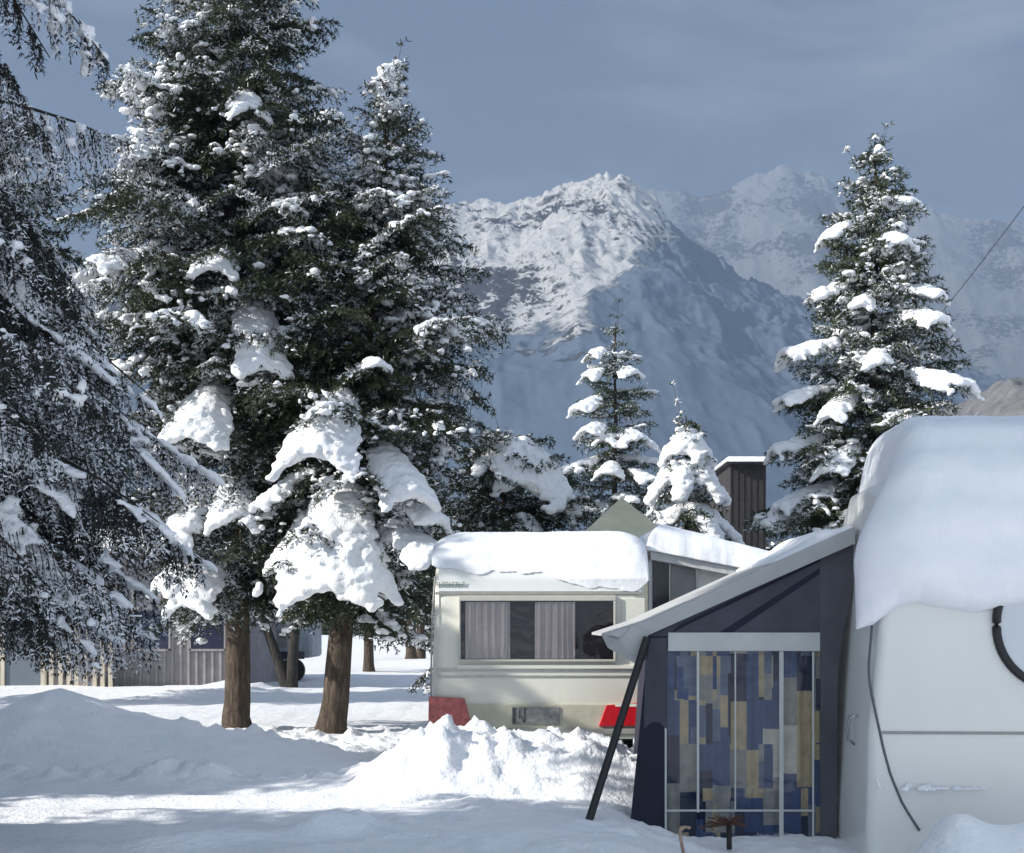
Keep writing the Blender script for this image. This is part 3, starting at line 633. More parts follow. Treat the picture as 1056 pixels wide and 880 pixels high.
wallpoly([(669, 655), (846, 655), (846, 566), (880, 550), (880, 560), (864, 680), (862, 876), (846, 876), (846, 655.001)][:0] or [(669, 656), (846, 656), (846, 572), (672, 652)], 'slate', 'gable_panel')
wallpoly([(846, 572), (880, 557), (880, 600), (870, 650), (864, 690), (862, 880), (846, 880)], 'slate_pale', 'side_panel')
wallpoly([(669, 656), (688, 656), (688, 880), (647, 880)], 'navy', 'corner_panel')  # shadowed corner of the slate canvas, painted as a navy piece
wallpoly([(688, 866), (846, 866), (846, 882), (688, 882)], 'navy', 'mud_skirt')
wallpoly([(671, 658), (687.5, 658), (687.5, 752), (680, 745), (672, 745), (664, 752), (665, 690)], 'slate', 'corner_flap', YD - .006, .005)  # lit part of the corner; its curved lower border draws the shadow edge
wallpoly([(738, 655), (845, 586), (845, 592), (752, 655)], 'navy', 'canvas_seam', YD - .004, .003)  # shading of a canvas fold laid on as a dark strip
wallpoly([(690, 655), (700, 645), (846, 576), (846, 579), (706, 646)], 'navy', 'canvas_seam', YD - .004, .003)  # second fold, its shade painted likewise
# folded edge of the gable, pale roof cloth and its drooping front tip
rb = lambda px, o=0: (dx(px), YD - .05, dz_(rl(px) + o))
MB().prism([rb(625), rb(668), rb(880), rb(880, 17), rb(668, 15), rb(640, 9)], (0, .03, 0)).build('roof_edge', M['grey_pvc'], pa)
roofp = [(dx(626), dz_(rl(626))), (dx(668), dz_(640)), (dx(880), dz_(544)), (dx(880), dz_(544) - .02), (dx(668), dz_(640) - .02), (dx(626), dz_(rl(626)) - .02)]
MB().prism([(x, YD - .02, z) for x, z in roofp], (0, 2.05, 0)).build('roof', M['grey_pvc'], pa)
tip = bmesh.new(); tv = [tip.verts.new(v) for v in [(dx(652), YD - .06, dz_(645)), (dx(622), YD + .10, dz_(655)), (dx(628), YD + .06, dz_(668)), (dx(655), YD - .03, dz_(684)), (dx(669), YD - .055, dz_(652)), (dx(640), YD - .055, dz_(660))]]
for f in ((0, 1, 5), (1, 2, 5), (2, 3, 5), (3, 4, 5), (4, 0, 5)): tip.faces.new([tv[i] for i in f])
bmesh.ops.recalc_face_normals(tip, faces=tip.faces[:]); bmesh.ops.solidify(tip, geom=tip.faces[:], thickness=.008); q = MB(); q.add(tip); q.build('valance', M['grey_pvc'], pa)
# front wall towards the left
MB().prism([(dx(670) + .02, YD + .02, dz_(656)), (dx(655) + .02, YD + .02, dz_(880)), (dx(655) + .12, YD + 2.0, dz_(880)), (dx(670) + .12, YD + 2.0, dz_(656))], (.012, 0, 0)).build('front_wall', M['navy'], pa)
MB().prism([(dx(669) + .1, YD + 2.0, .0), (2.4, YD + 2.0, .0), (2.5, YD + 2.0, 2.25), (dx(669) + .1, YD + 2.0, 1.6)], (0, .012, 0)).build('far_wall', M['slate'], pa)
MB().box(dx(689), dx(845.5), YD - .008, YD - .002, dz_(671.5), dz_(652.5), .002).build('window_blind', M['white_pvc'], pa)
wp = MB().box(dx(686), dx(846), YD + .004, YD + .006, dz_(868), dz_(656)).build('window_pane', M['vinyl'], pa)
for a, b, c, d in ((685.5, 687.5, 672, 867), (718.5, 721, 672, 838), (803.5, 808, 672, 867), (837.5, 839.5, 672, 867), (686, 840, 835, 837), (757.5, 759, 672, 836)):
    t = .004 if b - a < 10 else .007
    MB().box(dx(a), dx(b), YD - t, YD + .002, dz_(d), dz_(c), .001).build('window_bar', M['white_pvc'], pa)
# patchwork curtain behind the pane
def patchwork():
    m, nt, b = newmat('patchwork_curtain'); v = coords(nt); sx = nd(nt, 'ShaderNodeSeparateXYZ'); nt.links.new(v, sx.inputs[0])
    def mth(op, a, b_=0.0, c=None):
        q = nd(nt, 'ShaderNodeMath', operation=op)
        for i_, s in enumerate((a, b_, c)):
            if s is None: continue
            if isinstance(s, (int, float)): q.inputs[i_].default_value = s
            else: nt.links.new(s, q.inputs[i_])
        return q.outputs[0]
    def wn(x, y=None):
        q = nd(nt, 'ShaderNodeTexWhiteNoise', noise_dimensions='2D'); cb_ = nd(nt, 'ShaderNodeCombineXYZ'); nt.links.new(x, cb_.inputs[0])
        if y is not None: nt.links.new(y, cb_.inputs[1])
        nt.links.new(cb_.outputs[0], q.inputs['Vector']); return q.outputs['Value']
    def layer(w, h, ox, stops):
        col = mth('FLOOR', mth('MULTIPLY_ADD', sx.outputs[0], 1 / w, ox)); off = wn(col)
        row = mth('FLOOR', mth('ADD', mth('MULTIPLY', sx.outputs[2], 1 / h), mth('MULTIPLY', off, 7.3)))
        return ramp(nt, wn(col, row), stops, 'CONSTANT')
    ba, na, mi_, oc, gy_, pl_ = (.17, .22, .32), (.018, .030, .08), (.05, .10, .24), (.62, .49, .29), (.40, .38, .34), (.75, .70, .57)
    A = layer(.125, .36, .37, [(0, mi_), (.20, na), (.40, oc), (.54, gy_), (.70, mi_), (.82, ba), (.93, pl_)])
    B = layer(.055, .24, .13, [(0, na), (.22, oc), (.42, mi_), (.6, gy_), (.8, ba)])
    colm = wn(mth('FLOOR', mth('MULTIPLY_ADD', sx.outputs[0], 1 / .105, 40.37)), mth('FLOOR', mth('MULTIPLY', sx.outputs[2], 1 / .33)))
    f = mth('GREATER_THAN', colm, .68)
    mx = nd(nt, 'ShaderNodeMix', data_type='RGBA'); nt.links.new(f, mx.inputs['Factor']); nt.links.new(A, mx.inputs['A']); nt.links.new(B, mx.inputs['B'])
    n = noise(nt, v, 14, 4); vr = nd(nt, 'ShaderNodeMix', data_type='RGBA', blend_type='MULTIPLY'); vr.inputs['Factor'].default_value = .7
    nt.links.new(mx.outputs['Result'], vr.inputs['A']); nt.links.new(ramp(nt, n.outputs[0], [(.3, (.62, .62, .64)), (.65, (1, 1, 1))]), vr.inputs['B'])
    nt.links.new(vr.outputs['Result'], b.inputs['Base Color']); b.inputs['Roughness'].default_value = .8; return m
M['patch'] = patchwork()
cu = wavy_cloth('curtain', dx(684), dx(850), YD + .05, dz_(880), dz_(660), 7, .018, M['patch'], pa, 5, 260, 50)
# leaning dark pole that props the eave
po = MB().tube([(dx(666), YD - .08, dz_(658)), P(602.5, 862, 10.0), ], .030, 10)
tag(po.build('awning_pole', M['rubber'], None, True, 40), 'black pole leaning from the awning eave down to the snow', 'pole')
# snow heap on the upper edge of the awning roof
roof_patch('roof_snow', lambda X, Y: np.interp(X, [dx(650), dx(880)], [dz_(rl(650)), dz_(544)]) + .003, (dx(800), dx(884)), (YD + .10, YD + 1.9), lambda X, Y: .03 + .05 * np.exp(-((X - dx(852)) / .10) ** 2) , pa, 8, .2)

# ------------------------------------------------------------------ bits in the snow at the awning
M['pale_wood'] = simple('pale_wood', (.42, .30, .22), .8, .3, 20, .01)
M['rust_twig'] = simple('rusty_brown_twig', (.10, .045, .03), .85, .4, 25)
st = MB(); yS = 9.35
st.tube([P(706, 886, yS), P(702, 866, yS), P(701, 856, yS), P(704, 852.5, yS)], .011).tube([P(701, 858, yS), P(706, 853, yS), P(712, 854, yS)], .010)
tag(st.build('wooden_stake', M['pale_wood'], None, True), 'short pale wooden stake sticking out of the snow by the awning', 'stake')
sh = thing('withered_shrub', 'small withered brown shrub poking out of snow below the awning window', 'shrub', P(752, 868, 9.9))
MB().tube([P(752, 876, 9.9), P(752, 860, 9.9), P(751.5, 847, 9.9)], .019).build('stem', M['bark_dark'], sh, True)
tw = MB(); rg = random.Random(3)
for k in range(70):
    a = rg.uniform(725, 768) if k % 3 else rg.uniform(738, 768); b = 852 + rg.uniform(-6, 3) - (4 if 735 < a < 765 else 0)
    p = Vector(P(a, b, 9.9 + rg.uniform(-.12, .12))); q = Vector(P(751, 851, 9.9)); d = Vector((rg.uniform(-.06, .06), rg.uniform(-.06, .06), rg.uniform(-.03, .03)))
    tw.tube([q + (p - q) * .15, p, p + d], .003, 4)
tw.build('twigs', M['rust_twig'], sh)
# ------------------------------------------------------------------ grey timber building on the left
YH = 33.0; hx_ = lambda px: PX(px, YH); hz = lambda py: PZ(py, YH)
M['siding'] = simple('grey_lilac_boards', (.29, .275, .285), .75, .18, 3, .01)
M['siding_pale'] = simple('pale_beige_boards', (.52, .47, .38), .75, .15, 4, .01)  # on the slats this beige is painted sunlight
M['door_blue'] = simple('blue_grey_door', (.13, .16, .20), .55, .10, 2)
M['night_glass'] = simple('navy_window_glass', (.022, .026, .055), .15, .2, 2)
hs = thing('timber_building', 'grey board clad building with navy windows behind the snowy trees', 'building', (hx_(120), YH, .1))
g0 = 0.0
wm = MB().box(hx_(-160), hx_(256), YH, YH + 6, g0, 3.3)
x = hx_(-158)
wins = [(139, 175), (197, 232)]
k = 0
while x < hx_(255):
    px = CX + x / YH * FOC
    inw = any(a - 2 < px < b + 1 for a, b in wins)
    if not 3 < px < 48:
        wm.box(x, x + .055, YH - .045, YH + .01, g0, hz(671) if inw else 3.2)
    x += .185 if px > 110 else .26; k += 1
wm.build('wall', M['siding'], hs)
for a, b in wins + [(-60, -20)]:
    f = MB()
    for q in ((a - 1.5, a + .5, 628, 671), (b - .5, b + 1.5, 628, 671), (a - 1.5, b + 1.5, 669.3, 671.5), (a - 1.5, b + 1.5, 626, 629)): f.box(hx_(q[0]), hx_(q[1]), YH - .07, YH - .001, hz(q[3]), hz(q[2]))
    fr = f.build('window', M['siding'], hs)
    MB().box(hx_(a), hx_(b), YH - .05, YH - .047, hz(670), hz(628)).build('pane', M['night_glass'], fr)
MB().box(hx_(6), hx_(46), YH - .06, YH - .01, g0, hz(640)).build('door', M['door_blue'], hs)
for a, b in ((2, 6), (46, 49)): MB().box(hx_(a), hx_(b), YH - .10, YH - .001, g0, hz(638)).build('door_jamb', M['siding_pale'], hs)
MB().prism([(hx_(-165), YH - .5, 3.2), (hx_(-165), YH - .5, 3.32), (hx_(-165), YH + 6.2, 3.9), (hx_(-165), YH + 6.2, 3.78)], (hx_(262) - hx_(-165), 0, 0)).build('roof', M['siding'], hs)
roof_patch('roof_snow', lambda X, Y: 3.32 + (Y - YH + .5) * .0866, (hx_(-166), hx_(263)), (YH - .55, YH + 6.2), lambda X, Y: .35, hs, 2, .3)
fc = thing('slat_fence', 'pale beige upright slats catching sun beside the building door', 'fence', (hx_(80), YH - .5, .1))  # sunlight on the wall boards painted as separate pale slats
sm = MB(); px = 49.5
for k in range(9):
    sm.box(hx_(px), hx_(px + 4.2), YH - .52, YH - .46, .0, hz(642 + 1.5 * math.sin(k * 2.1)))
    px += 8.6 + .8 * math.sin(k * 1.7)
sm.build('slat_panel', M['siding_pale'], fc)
rl_ = MB()
for zz in (.55, 1.25): rl_.box(hx_(48), hx_(128), YH - .455, YH - .40, zz, zz + .09)
rl_.build('rail', M['siding'], fc)

# grey caravan half hidden behind the left trunk, far
YG = 37.0; ex = lambda px: PX(px, YG); ez = lambda py: PZ(py, YG)
vg = thing('parked_caravan', 'distant snow covered caravan with dark lower side seen beside the left trunk', 'caravan', (ex(285), YG, .1))
M['old_grey'] = simple('blue_grey_paint', (.30, .34, .38), .5, .2, 2)
mb = MB(); mb.bm.free()
mb.bm = body_mesh([(YG, .75), (YG, 1.2), (YG + .05, 2.0), (YG + .3, 2.3), (YG + 1.6, 2.3), (YG + 1.9, 2.0), (YG + 1.95, .75)], lambda z: ex(238), lambda z: ex(322), .12); mb.build('body', M['old_grey'], vg, True, 40)
MB().box(ex(240), ex(314), YG - .02, YG + .02, .72, ez(672)).build('dark_panel', M['night_glass'], vg)
MB().box(ex(243), ex(296), YG - .03, YG - .021, ez(668), ez(650)).build('window', M['grey_glass'], vg)
roof_patch('roof_snow', lambda X, Y: 2.28, (ex(236), ex(324)), (YG - .05, YG + 1.95), lambda X, Y: .35, vg, 4, .3)
for sx in (ex(262), ex(300)):
    t = bmesh.new(); bmesh.ops.create_cone(t, cap_ends=True, segments=20, radius1=.32, radius2=.32, depth=.2, matrix=__import__('mathutils').Matrix.Translation((sx, YG + .3, .42)) @ __import__('mathutils').Matrix.Rotation(PI / 2, 4, 'X'))
    q = MB(); q.add(t); q.build('wheel', M['rubber'], vg, True, 40)

# canvas tent top and dark house behind the caravans
YT = 22.0; tx = PX(641, YT)
M['canvas'] = simple('olive_beige_canvas', (.56, .54, .40), .85, .12, 3, .01)
tn = thing('canvas_tent', 'olive beige tent peak rising behind the cream caravan roof', 'tent', (tx, YT, .1))
b = bmesh.new(); ap = b.verts.new((0, 0, PZ(513, YT) - .1)); hw = 1.05; zb_ = PZ(575, YT) - .1
c4 = [b.verts.new((a * hw, c * hw, zb_)) for a, c in ((-1, -1), (1, -1), (1, 1), (-1, 1))]
mid = [b.verts.new((v.co.x * .47, v.co.y * .47, zb_ + (PZ(513, YT) - .1 - zb_) * .50)) for v in c4]
for i in range(4): b.faces.new((c4[i], c4[(i + 1) % 4], mid[(i + 1) % 4], mid[i])); b.faces.new((mid[i], mid[(i + 1) % 4], ap))
me = bpy.data.meshes.new('canopy'); b.to_mesh(me); b.free(); link('canopy', me, M['canvas'], tn)
b = bmesh.new(); lo = [b.verts.new((a * hw, c * hw, 0)) for a, c in ((-1, -1), (1, -1), (1, 1), (-1, 1))]; hi_ = [b.verts.new((a * hw, c * hw, zb_)) for a, c in ((-1, -1), (1, -1), (1, 1), (-1, 1))]
for i in range(4): b.faces.new((lo[i], lo[(i + 1) % 4], hi_[(i + 1) % 4], hi_[i]))
me = bpy.data.meshes.new('tent_wall'); b.to_mesh(me); b.free(); link('tent_wall', me, M['canvas'], tn)

YK = 36.0; kx = lambda px: PX(px, YK); kz = lambda py: PZ(py, YK)
M['dark_board'] = simple('dark_brown_boards', (.030, .026, .026), .8, .25, 4, .01)
hk = thing('dark_house', 'dark brown flat roofed house with snow slab between the two spruces', 'building', (kx(771), YK, .1))
wm = MB().box(kx(753), kx(790), YK, YK + 5, .0, kz(479)); x = kx(753)
while x < kx(789): wm.box(x, x + .03, YK - .02, YK + .001, .0, kz(481)); x += .16
wm.build('wall', M['dark_board'], hk)
MB().box(kx(748), kx(793), YK - .25, YK + 5.2, kz(479), kz(477)).build('roof', M['dark_board'], hk)
roof_patch('roof_snow', lambda X, Y: kz(477), (kx(747), kx(794)), (YK - .28, YK + 5.2), lambda X, Y: .13, hk, 6, .12)
# overhead cable running up out of the frame, and its pole behind the tall spruce
pY = 60.0
ptop = Vector(P(930, 372, pY))
up = thing('utility_pole', 'grey wooden cable pole hidden behind the tall snowy spruce', 'pole', (ptop.x, pY, 0))
MB().tube([(ptop.x, pY, -.3), (ptop.x, pY, ptop.z - 5), (ptop.x, pY, ptop.z + .15)], [.14, .12, .09], 10).build('mast', M['bark'], up, True)
MB().box(ptop.x - .6, ptop.x + .6, pY - .17, pY - .09, ptop.z - .35, ptop.z - .25).build('crossarm', M['bark'], up)
a0 = ptop; a1 = Vector(P(1180, 40, 46)); pts = [a0.lerp(a1, t) - Vector((0, 0, 1.2 * 4 * t * (1 - t) * .25)) for t in np.linspace(0, 1, 24)]
tag(MB().tube(pts, .016, 6).build('overhead_cable', M['rubber'], None, True), 'thin dark cable slanting up across the sky by the tall spruce', 'cable')

# ------------------------------------------------------------------ trees
def az_toward(dxp, dyp): return math.atan2(dyp, dxp)
# tall tree on the left trunk
T1X, T1Y = PX(245, 20.6), 20.6
gz1 = gz(T1X, T1Y)
T2X, T2Y = PX(343, 19.9), 19.9
s20 = FOC / 20.6
def heavy_at(px, py, hw, drop, rx, ry, gz0, L=1.8, r0=.055, r1=.105):
    """a snow-loaded branch reaching towards the road; the middle of its load shows at pixel (px,py)"""
    sc = FOC / (ry - L * .7); c = max(-.97, min(.97, (PX(px, ry - L * .7) - rx) / (L * .75))); az = -math.acos(c)
    d = drop / sc / (L * .80); Ym = ry + math.sin(az) * L * .75; z0 = PZ(py, Ym) - gz0 + d * L * .56
    return (z0, az, L, 0, d, (hw / sc, r0, r1, .42))
profT1 = lerp_prof([(0, 1.0), (.14, 1.25), (.22, 1.65), (.36, 2.1), (.48, 2.4), (.57, 2.0), (.66, 1.55), (.76, 1.08), (.9, .6), (1, .1)])
D = math.radians
h1 = lambda *a, **k: heavy_at(*a, T1X, T1Y, gz1, **k)
heavy1 = [h1(267, 333, 28, 85, L=2.1), h1(207, 418, 36, 60, L=1.9), h1(242, 512, 24, 45, L=1.7), h1(190, 530, 22, 55, L=1.7), h1(205, 600, 26, 40, L=1.5), h1(180, 585, 18, 40, L=1.5),
          h1(225, 262, 24, 40, L=2.0, r0=.04, r1=.08), h1(150, 150, 26, 30, L=1.7, r0=.04, r1=.07), h1(255, 100, 22, 40, L=1.6, r0=.04, r1=.07), h1(120, 262, 34, 26, L=2.3, r0=.04, r1=.07)]
conifer('conifer', 'tallest dense conifer on the left trunk, snow caked branches reaching beyond the frame', 'tree', T1X, T1Y, gz1, 14.0, .19, 1.95, profT1,
        'snowy conifers around the pitch', seed=3, dz=.34, per=11, e0=2, droop=.30, nl=.062, nw=.016, kn=5, lvar=(.55, 1.2), fthr=.54, fsharp=12, frost=.26, load=.64, br=.074, voxel=.021, clump=1.5, heavy=heavy1,
        extra=[(7.75, D(172), 2.75, 4, .16, (.05, .03, .05)), (9.6, D(170), 2.15, 2, .1, None)])
gz2 = gz(T2X, T2Y)
profT2 = lerp_prof([(0, .9), (.2, 1.15), (.37, 1.75), (.52, 2.05), (.66, 1.68), (.83, .80), (.91, .38), (.95, .14), (1, .06)])
h2 = lambda *a, **k: heavy_at(*a, T2X + .25, T2Y, gz2, **k)
heavy2 = [h2(338, 545, 52, 105, L=1.7, r0=.07, r1=.12), h2(300, 555, 30, 70, L=1.6), h2(378, 572, 28, 60, L=1.6),
          h2(322, 432, 40, 66, L=2.0, r0=.07, r1=.12), h2(404, 482, 30, 54, L=1.9, r0=.06, r1=.11), h2(430, 556, 30, 36, L=1.9), h2(425, 520, 18, 34, L=1.8), h2(372, 374, 14, 16, L=1.9, r0=.04, r1=.07), h2(282, 500, 18, 40, L=1.6, r0=.04, r1=.08)]
conifer('conifer', 'slightly leaning conifer with thick white snow loads above a bare brown trunk', 'tree', T2X, T2Y, gz2, 9.45, .19, 1.75, profT2,
        'snowy conifers around the pitch', seed=8, dz=.32, per=11, e0=3, droop=.30, nl=.062, nw=.016, kn=5, lvar=(.55, 1.2), fthr=.54, fsharp=12, frost=.25, load=.60, br=.072, voxel=.021, clump=1.5, lean=(.86, 0), heavy=heavy2)
# frosted tree at the far left edge
X3, Y3 = PX(-45, 27), 27.0
conifer('conifer', 'blue grey frosted conifer at the left edge behind the drooping cedar', 'tree', X3, Y3, gz(X3, Y3), 12.2, .2, 2.2,
        lerp_prof([(0, 1.6), (.5, 2.9), (.75, 2.3), (.9, 1.1), (1, .1)]), 'snowy conifers around the pitch', seed=14, dz=.32, per=8, e0=10, droop=.4, nl=.11, nw=.032, kn=3, sub_dz=.11, tuft=.06, frost=.6, load=.22, br=.10, voxel=.05)
# tall spruce right
X4, Y4 = PX(902, 22), 22.0
h4 = lambda px, py, hw, dr, L, r0=.05, r1=.085: heavy_at(px, py, hw, dr, X4, Y4, gz(X4, Y4), L, r0, r1)
conifer('spruce', 'tall narrow spruce with snow slabs behind the white caravan', 'tree', X4, Y4, gz(X4, Y4), PZ(150, 22) - .1, .16, 1.2,
        lerp_prof([(0, 1.9), (.28, 2.1), (.40, 1.80), (.55, 1.35), (.66, 1.05), (.78, .85), (.88, .58), (.95, .34), (1, .10)]), 'snowy conifers around the pitch', seed=21, dz=.27, per=8, e0=-2, droop=.16, nl=.065, nw=.017, kn=5,
        frost=.14, load=.46, br=.08, voxel=.024, needle='needle_green', clump=2.0, flat=.5,
        heavy=[h4(800, 405, 17, 14, 1.55), h4(835, 358, 24, 14, 1.5), h4(975, 388, 26, 20, 1.7), h4(955, 325, 20, 14, 1.3), h4(925, 245, 15, 16, .95), h4(847, 238, 15, 18, .9), h4(938, 208, 13, 8, .75), h4(905, 368, 15, 18, 1.3),
               h4(868, 415, 16, 30, 1.5), h4(820, 455, 22, 20, 1.7), h4(868, 470, 18, 30, 1.6), h4(838, 510, 22, 26, 1.7), h4(900, 500, 16, 26, 1.5), h4(812, 530, 18, 20, 1.8), h4(862, 545, 16, 22, 1.6), h4(835, 300, 16, 10, 1.1), h4(960, 300, 16, 12, 1.1),
               h4(907, 152, 7, 8, .25, .022, .04), h4(903, 141, 4, 4, .08, .02, .035), h4(890, 310, 12, 14, 1.0), h4(930, 430, 16, 16, 1.5)],
        extra=[(8.05, D(170), .42, 62, .0, None)])
# middle spruce with open tiers
X5, Y5 = PX(634, 30), 30.0
h5 = lambda px, py, hw, dr, L, r0=.05, r1=.08: heavy_at(px, py, hw, dr, X5, Y5, gz(X5, Y5), L, r0, r1)
conifer('spruce', 'slender open spruce with flat snow tiers in front of the mountain', 'tree', X5, Y5, gz(X5, Y5), PZ(334, 30) - .1, .11, 1.3,
        lerp_prof([(0, 1.25), (.40, 1.12), (.55, 1.02), (.68, .85), (.8, .62), (.9, .34), (1, .07)]), 'snowy conifers around the pitch', seed=33, dz=.52, per=7, e0=0, droop=.14, nl=.075, nw=.02, kn=4, frost=.14, load=.46, br=.075, voxel=.026, needle='needle_green', flat=.45,
        heavy=[h5(605, 415, 16, 12, 1.1), h5(612, 440, 14, 10, 1.1), h5(655, 448, 22, 12, 1.1), h5(625, 450, 14, 12, 1.0), h5(628, 482, 16, 12, 1.1), h5(600, 478, 14, 12, 1.2), h5(665, 490, 14, 12, 1.2), h5(615, 363, 12, 6, .7), h5(650, 382, 16, 8, .7), h5(611, 385, 14, 8, .8), (6.1, D(180), .85, 2, .1, (.10, .05, .08)), (6.4, D(5), .85, 5, .1, (.10, .05, .08)), (4.9, D(-165), 1.1, 0, .15, (.2, .06, .10)), (5.0, D(-20), .95, 0, .15, (.2, .06, .10)), (6.9, D(190), .55, 4, .1, (.09, .05, .08)), (7.1, D(0), .5, 6, .1, (.08, .05, .08)), (4.2, D(-70), 1.0, 0, .2, (.2, .06, .1)), (4.1, D(-10), 1.15, 0, .2, (.2, .06, .1)), (4.0, D(200), 1.1, 0, .2, (.2, .06, .1))])
# small pointed snow covered spruce
X6, Y6 = PX(708, 26), 26.0
conifer('spruce', 'small pointed spruce almost wrapped in snow beside the dark house', 'tree', X6, Y6, gz(X6, Y6), PZ(428, 26) - .1, .10, .8,
        lerp_prof([(0, 1.0), (.55, .92), (.75, .68), (.88, .30), (1, .08)]), 'snowy conifers around the pitch', seed=41, dz=.30, per=8, e0=0, droop=.45, nl=.085, nw=.024, frost=.2, load=.55, br=.10, voxel=.032, needle='needle_green',
        heavy=[(5.12, D(a), .24 + .05 * k, -30, .8, (.10, .05, .08)) for k, a in enumerate((-150, -90, -30, 30, 150))] + [(4.95, D(a), .50, -15, .8, (.17, .06, .11)) for a in (-170, -120, -70, -20, 20)] + [(4.5, D(a), .78, -10, .8, (.22, .07, .11)) for a in (-165, -105, -40, 5)] + [(3.7, D(a), 1.0, -8, .6, (.22, .07, .11)) for a in (-140, -60, -15)])
# rounded snow laden conifer behind the cream caravan
X7, Y7 = PX(520, 24), 24.0
s24 = FOC / 24
conifer('conifer', 'broad low conifer bowed under a rounded snow load behind the cream caravan roof', 'tree', X7, Y7, gz(X7, Y7), 4.75, .12, .9,
        lerp_prof([(0, 1.4), (.5, 1.7), (.8, 1.35), (1, .4)]), 'snowy conifers around the pitch', seed=52, dz=.26, per=8, e0=6, droop=.55, nl=.066, nw=.018, kn=5, frost=.15, load=.36, br=.06, voxel=.026,
        heavy=[(4.55, D(-75), 1.0, 8, .9, (.40, .07, .12, .25)), (4.55, D(-35), 1.35, 10, .95, (.42, .07, .12, .25)), (4.4, D(-5), 1.3, 8, .95, (.4, .07, .12, .25)), (4.4, D(-130), .9, 8, .8, (.16, .05, .09)), (3.6, D(-60), 1.3, 0, .9, (.25, .07, .12, .5))])
# drooping cedar at the left edge, near the camera; its trunk stands outside the frame
X8, Y8 = -4.25, 7.6
profC8 = lerp_prof([(0, 1.7), (.12, 2.3), (.3, 2.30), (.55, 2.2), (.75, 1.9), (.9, 1.1), (1, .15)])
g8 = gz(X8, Y8)
def cedar_branch(px_tip, py_tip, z0, Ytip, el):
    X, Yt, Z = P(px_tip, py_tip, Ytip); d = Vector((X - X8, Yt - Y8)); L = d.length; az = math.atan2(d.y, d.x)
    dr = math.tan(math.radians(el)) - (Z - g8 - z0) / L
    return (z0, az, L / (1 - .12 * dr), el, dr, None)
_rc = random.Random(6)
EX8 = [cedar_branch(*a) for a in [(80, 288, 4.6, 8.3, 5), (112, 50, 5.9, 8.6, 12), (45, 25, 6.0, 7.8, 10), (60, 140, 5.3, 7.9, 8), (30, 90, 5.6, 8.4, 8)]]
for k in range(36):
    t = k / 35; tx_ = _rc.uniform(40, 142) if k % 4 else _rc.uniform(-20, 60); ty_ = _rc.uniform(320, 520) if tx_ > 95 else _rc.uniform(330, 600)
    Yt_ = _rc.uniform(7.4, 9.8); zt_ = PZ(ty_, Yt_); EX8.append(cedar_branch(tx_, ty_, zt_ + _rc.uniform(.35, 1.1), Yt_, _rc.uniform(3, 9)))
def c_coarse(z, az, L):
    x = X8 + math.cos(az) * L; y = Y8 + math.sin(az) * L
    return 1.0 if (y > 6.5 and CX + x / y * FOC > -330) else 2.6
def c_skip(z, a, L):
    x = X8 + math.cos(a) * L; y = Y8 + math.sin(a) * L; zt = g8 + z - .25 * L
    if y < 6: return False
    px = CX + x / y * FOC; py = HOR - (zt - EYE) / y * FOC
    return -60 < py < 290 and px > 20 and not any(abs(z - e[0]) < 1e-6 for e in EX8)
h8 = lambda px, py, hw, dr, Yt, L=1.9: heavy_at(px, py, hw, dr, X8, Yt, g8, L, .020, .042)
def h8_(px, py, hw, dr, Yt):            # hanging snow sheet on a bough that reaches (px, py) at distance Yt
    X, Yt, Z = P(px, py, Yt); d = Vector((X - X8, Yt - Y8)); L = d.length / .80; sc = FOC / Yt; d_ = dr / sc / (L * .55)
    return (Z - g8 + d_ * L * .55, math.atan2(d.y, d.x), L, 0, d_, (hw / sc, .020, .042, .50))
_r8 = random.Random(9)
heavy8 = [h8_(*a) for a in ((112, 405, 24, 110, 8.8), (130, 490, 20, 100, 8.9), (92, 340, 18, 90, 8.6), (52, 500, 21, 90, 8.2), (18, 455, 24, 80, 8.0), (78, 560, 18, 90, 8.4), (104, 560, 14, 80, 9.0), (38, 600, 17, 90, 8.0), (70, 420, 17, 100, 9.4), (30, 380, 17, 90, 8.7), (138, 520, 12, 70, 9.4), (8, 550, 19, 100, 7.9), (60, 330, 14, 80, 8.3), (148, 430, 12, 70, 9.6), (95, 480, 13, 80, 8.1), (15, 600, 16, 80, 8.3), (60, 605, 12, 70, 8.6), (95, 605, 11, 70, 9.1))]
conifer('cedar', 'dark drooping cedar boughs hanging into the left edge of the frame', 'tree', X8, Y8, g8, 11.2, .24, 2.4, profC8, 'snowy conifers around the pitch',
        seed=61, dz=.36, per=8, e0=10, droop=.45, ks=.28, sub_dz=.042, tuft=.017, kn=4, nl=.028, nw=.0085, hang=1.7, frost=.78, load=.42, br=.032, voxel=.014, needle='needle_cedar', bark='bark_dark', clump=2.2, extra=EX8,
        coarse=c_coarse, fsharp=11., fthr=.44, slmax=.40, skip=c_skip, heavy=heavy8)
# conifers standing further back between the trunks
FT = [(380, 46, 7.5, .17, 2.0, 1.9, 'far dark trunked conifer framed between the two near trunks and caravan', 70),
      (424, 60, 10, .22, 2.6, 2.4, 'far conifer with its trunk close against the cream caravan edge, left of a pair', 71),
      (434, 63, 10, .20, 2.6, 2.2, 'far conifer touching the cream caravan edge, right of a pair', 72)]
for px, Yt, H, tr, c0, r, lab, sd in FT:
    Xt = PX(px, Yt)
    conifer('conifer', lab, 'tree', Xt, Yt, gz(Xt, Yt), H, tr, c0, lerp_prof([(0, r), (.4, r), (.8, r * .5), (1, .1)]), 'conifers further back on the site', seed=sd, dz=.5, per=7, e0=0, droop=.4, nl=.18, nw=.06, kn=3, sub_dz=.2, tuft=.11, frost=.12, load=.3, br=.16, voxel=.08)
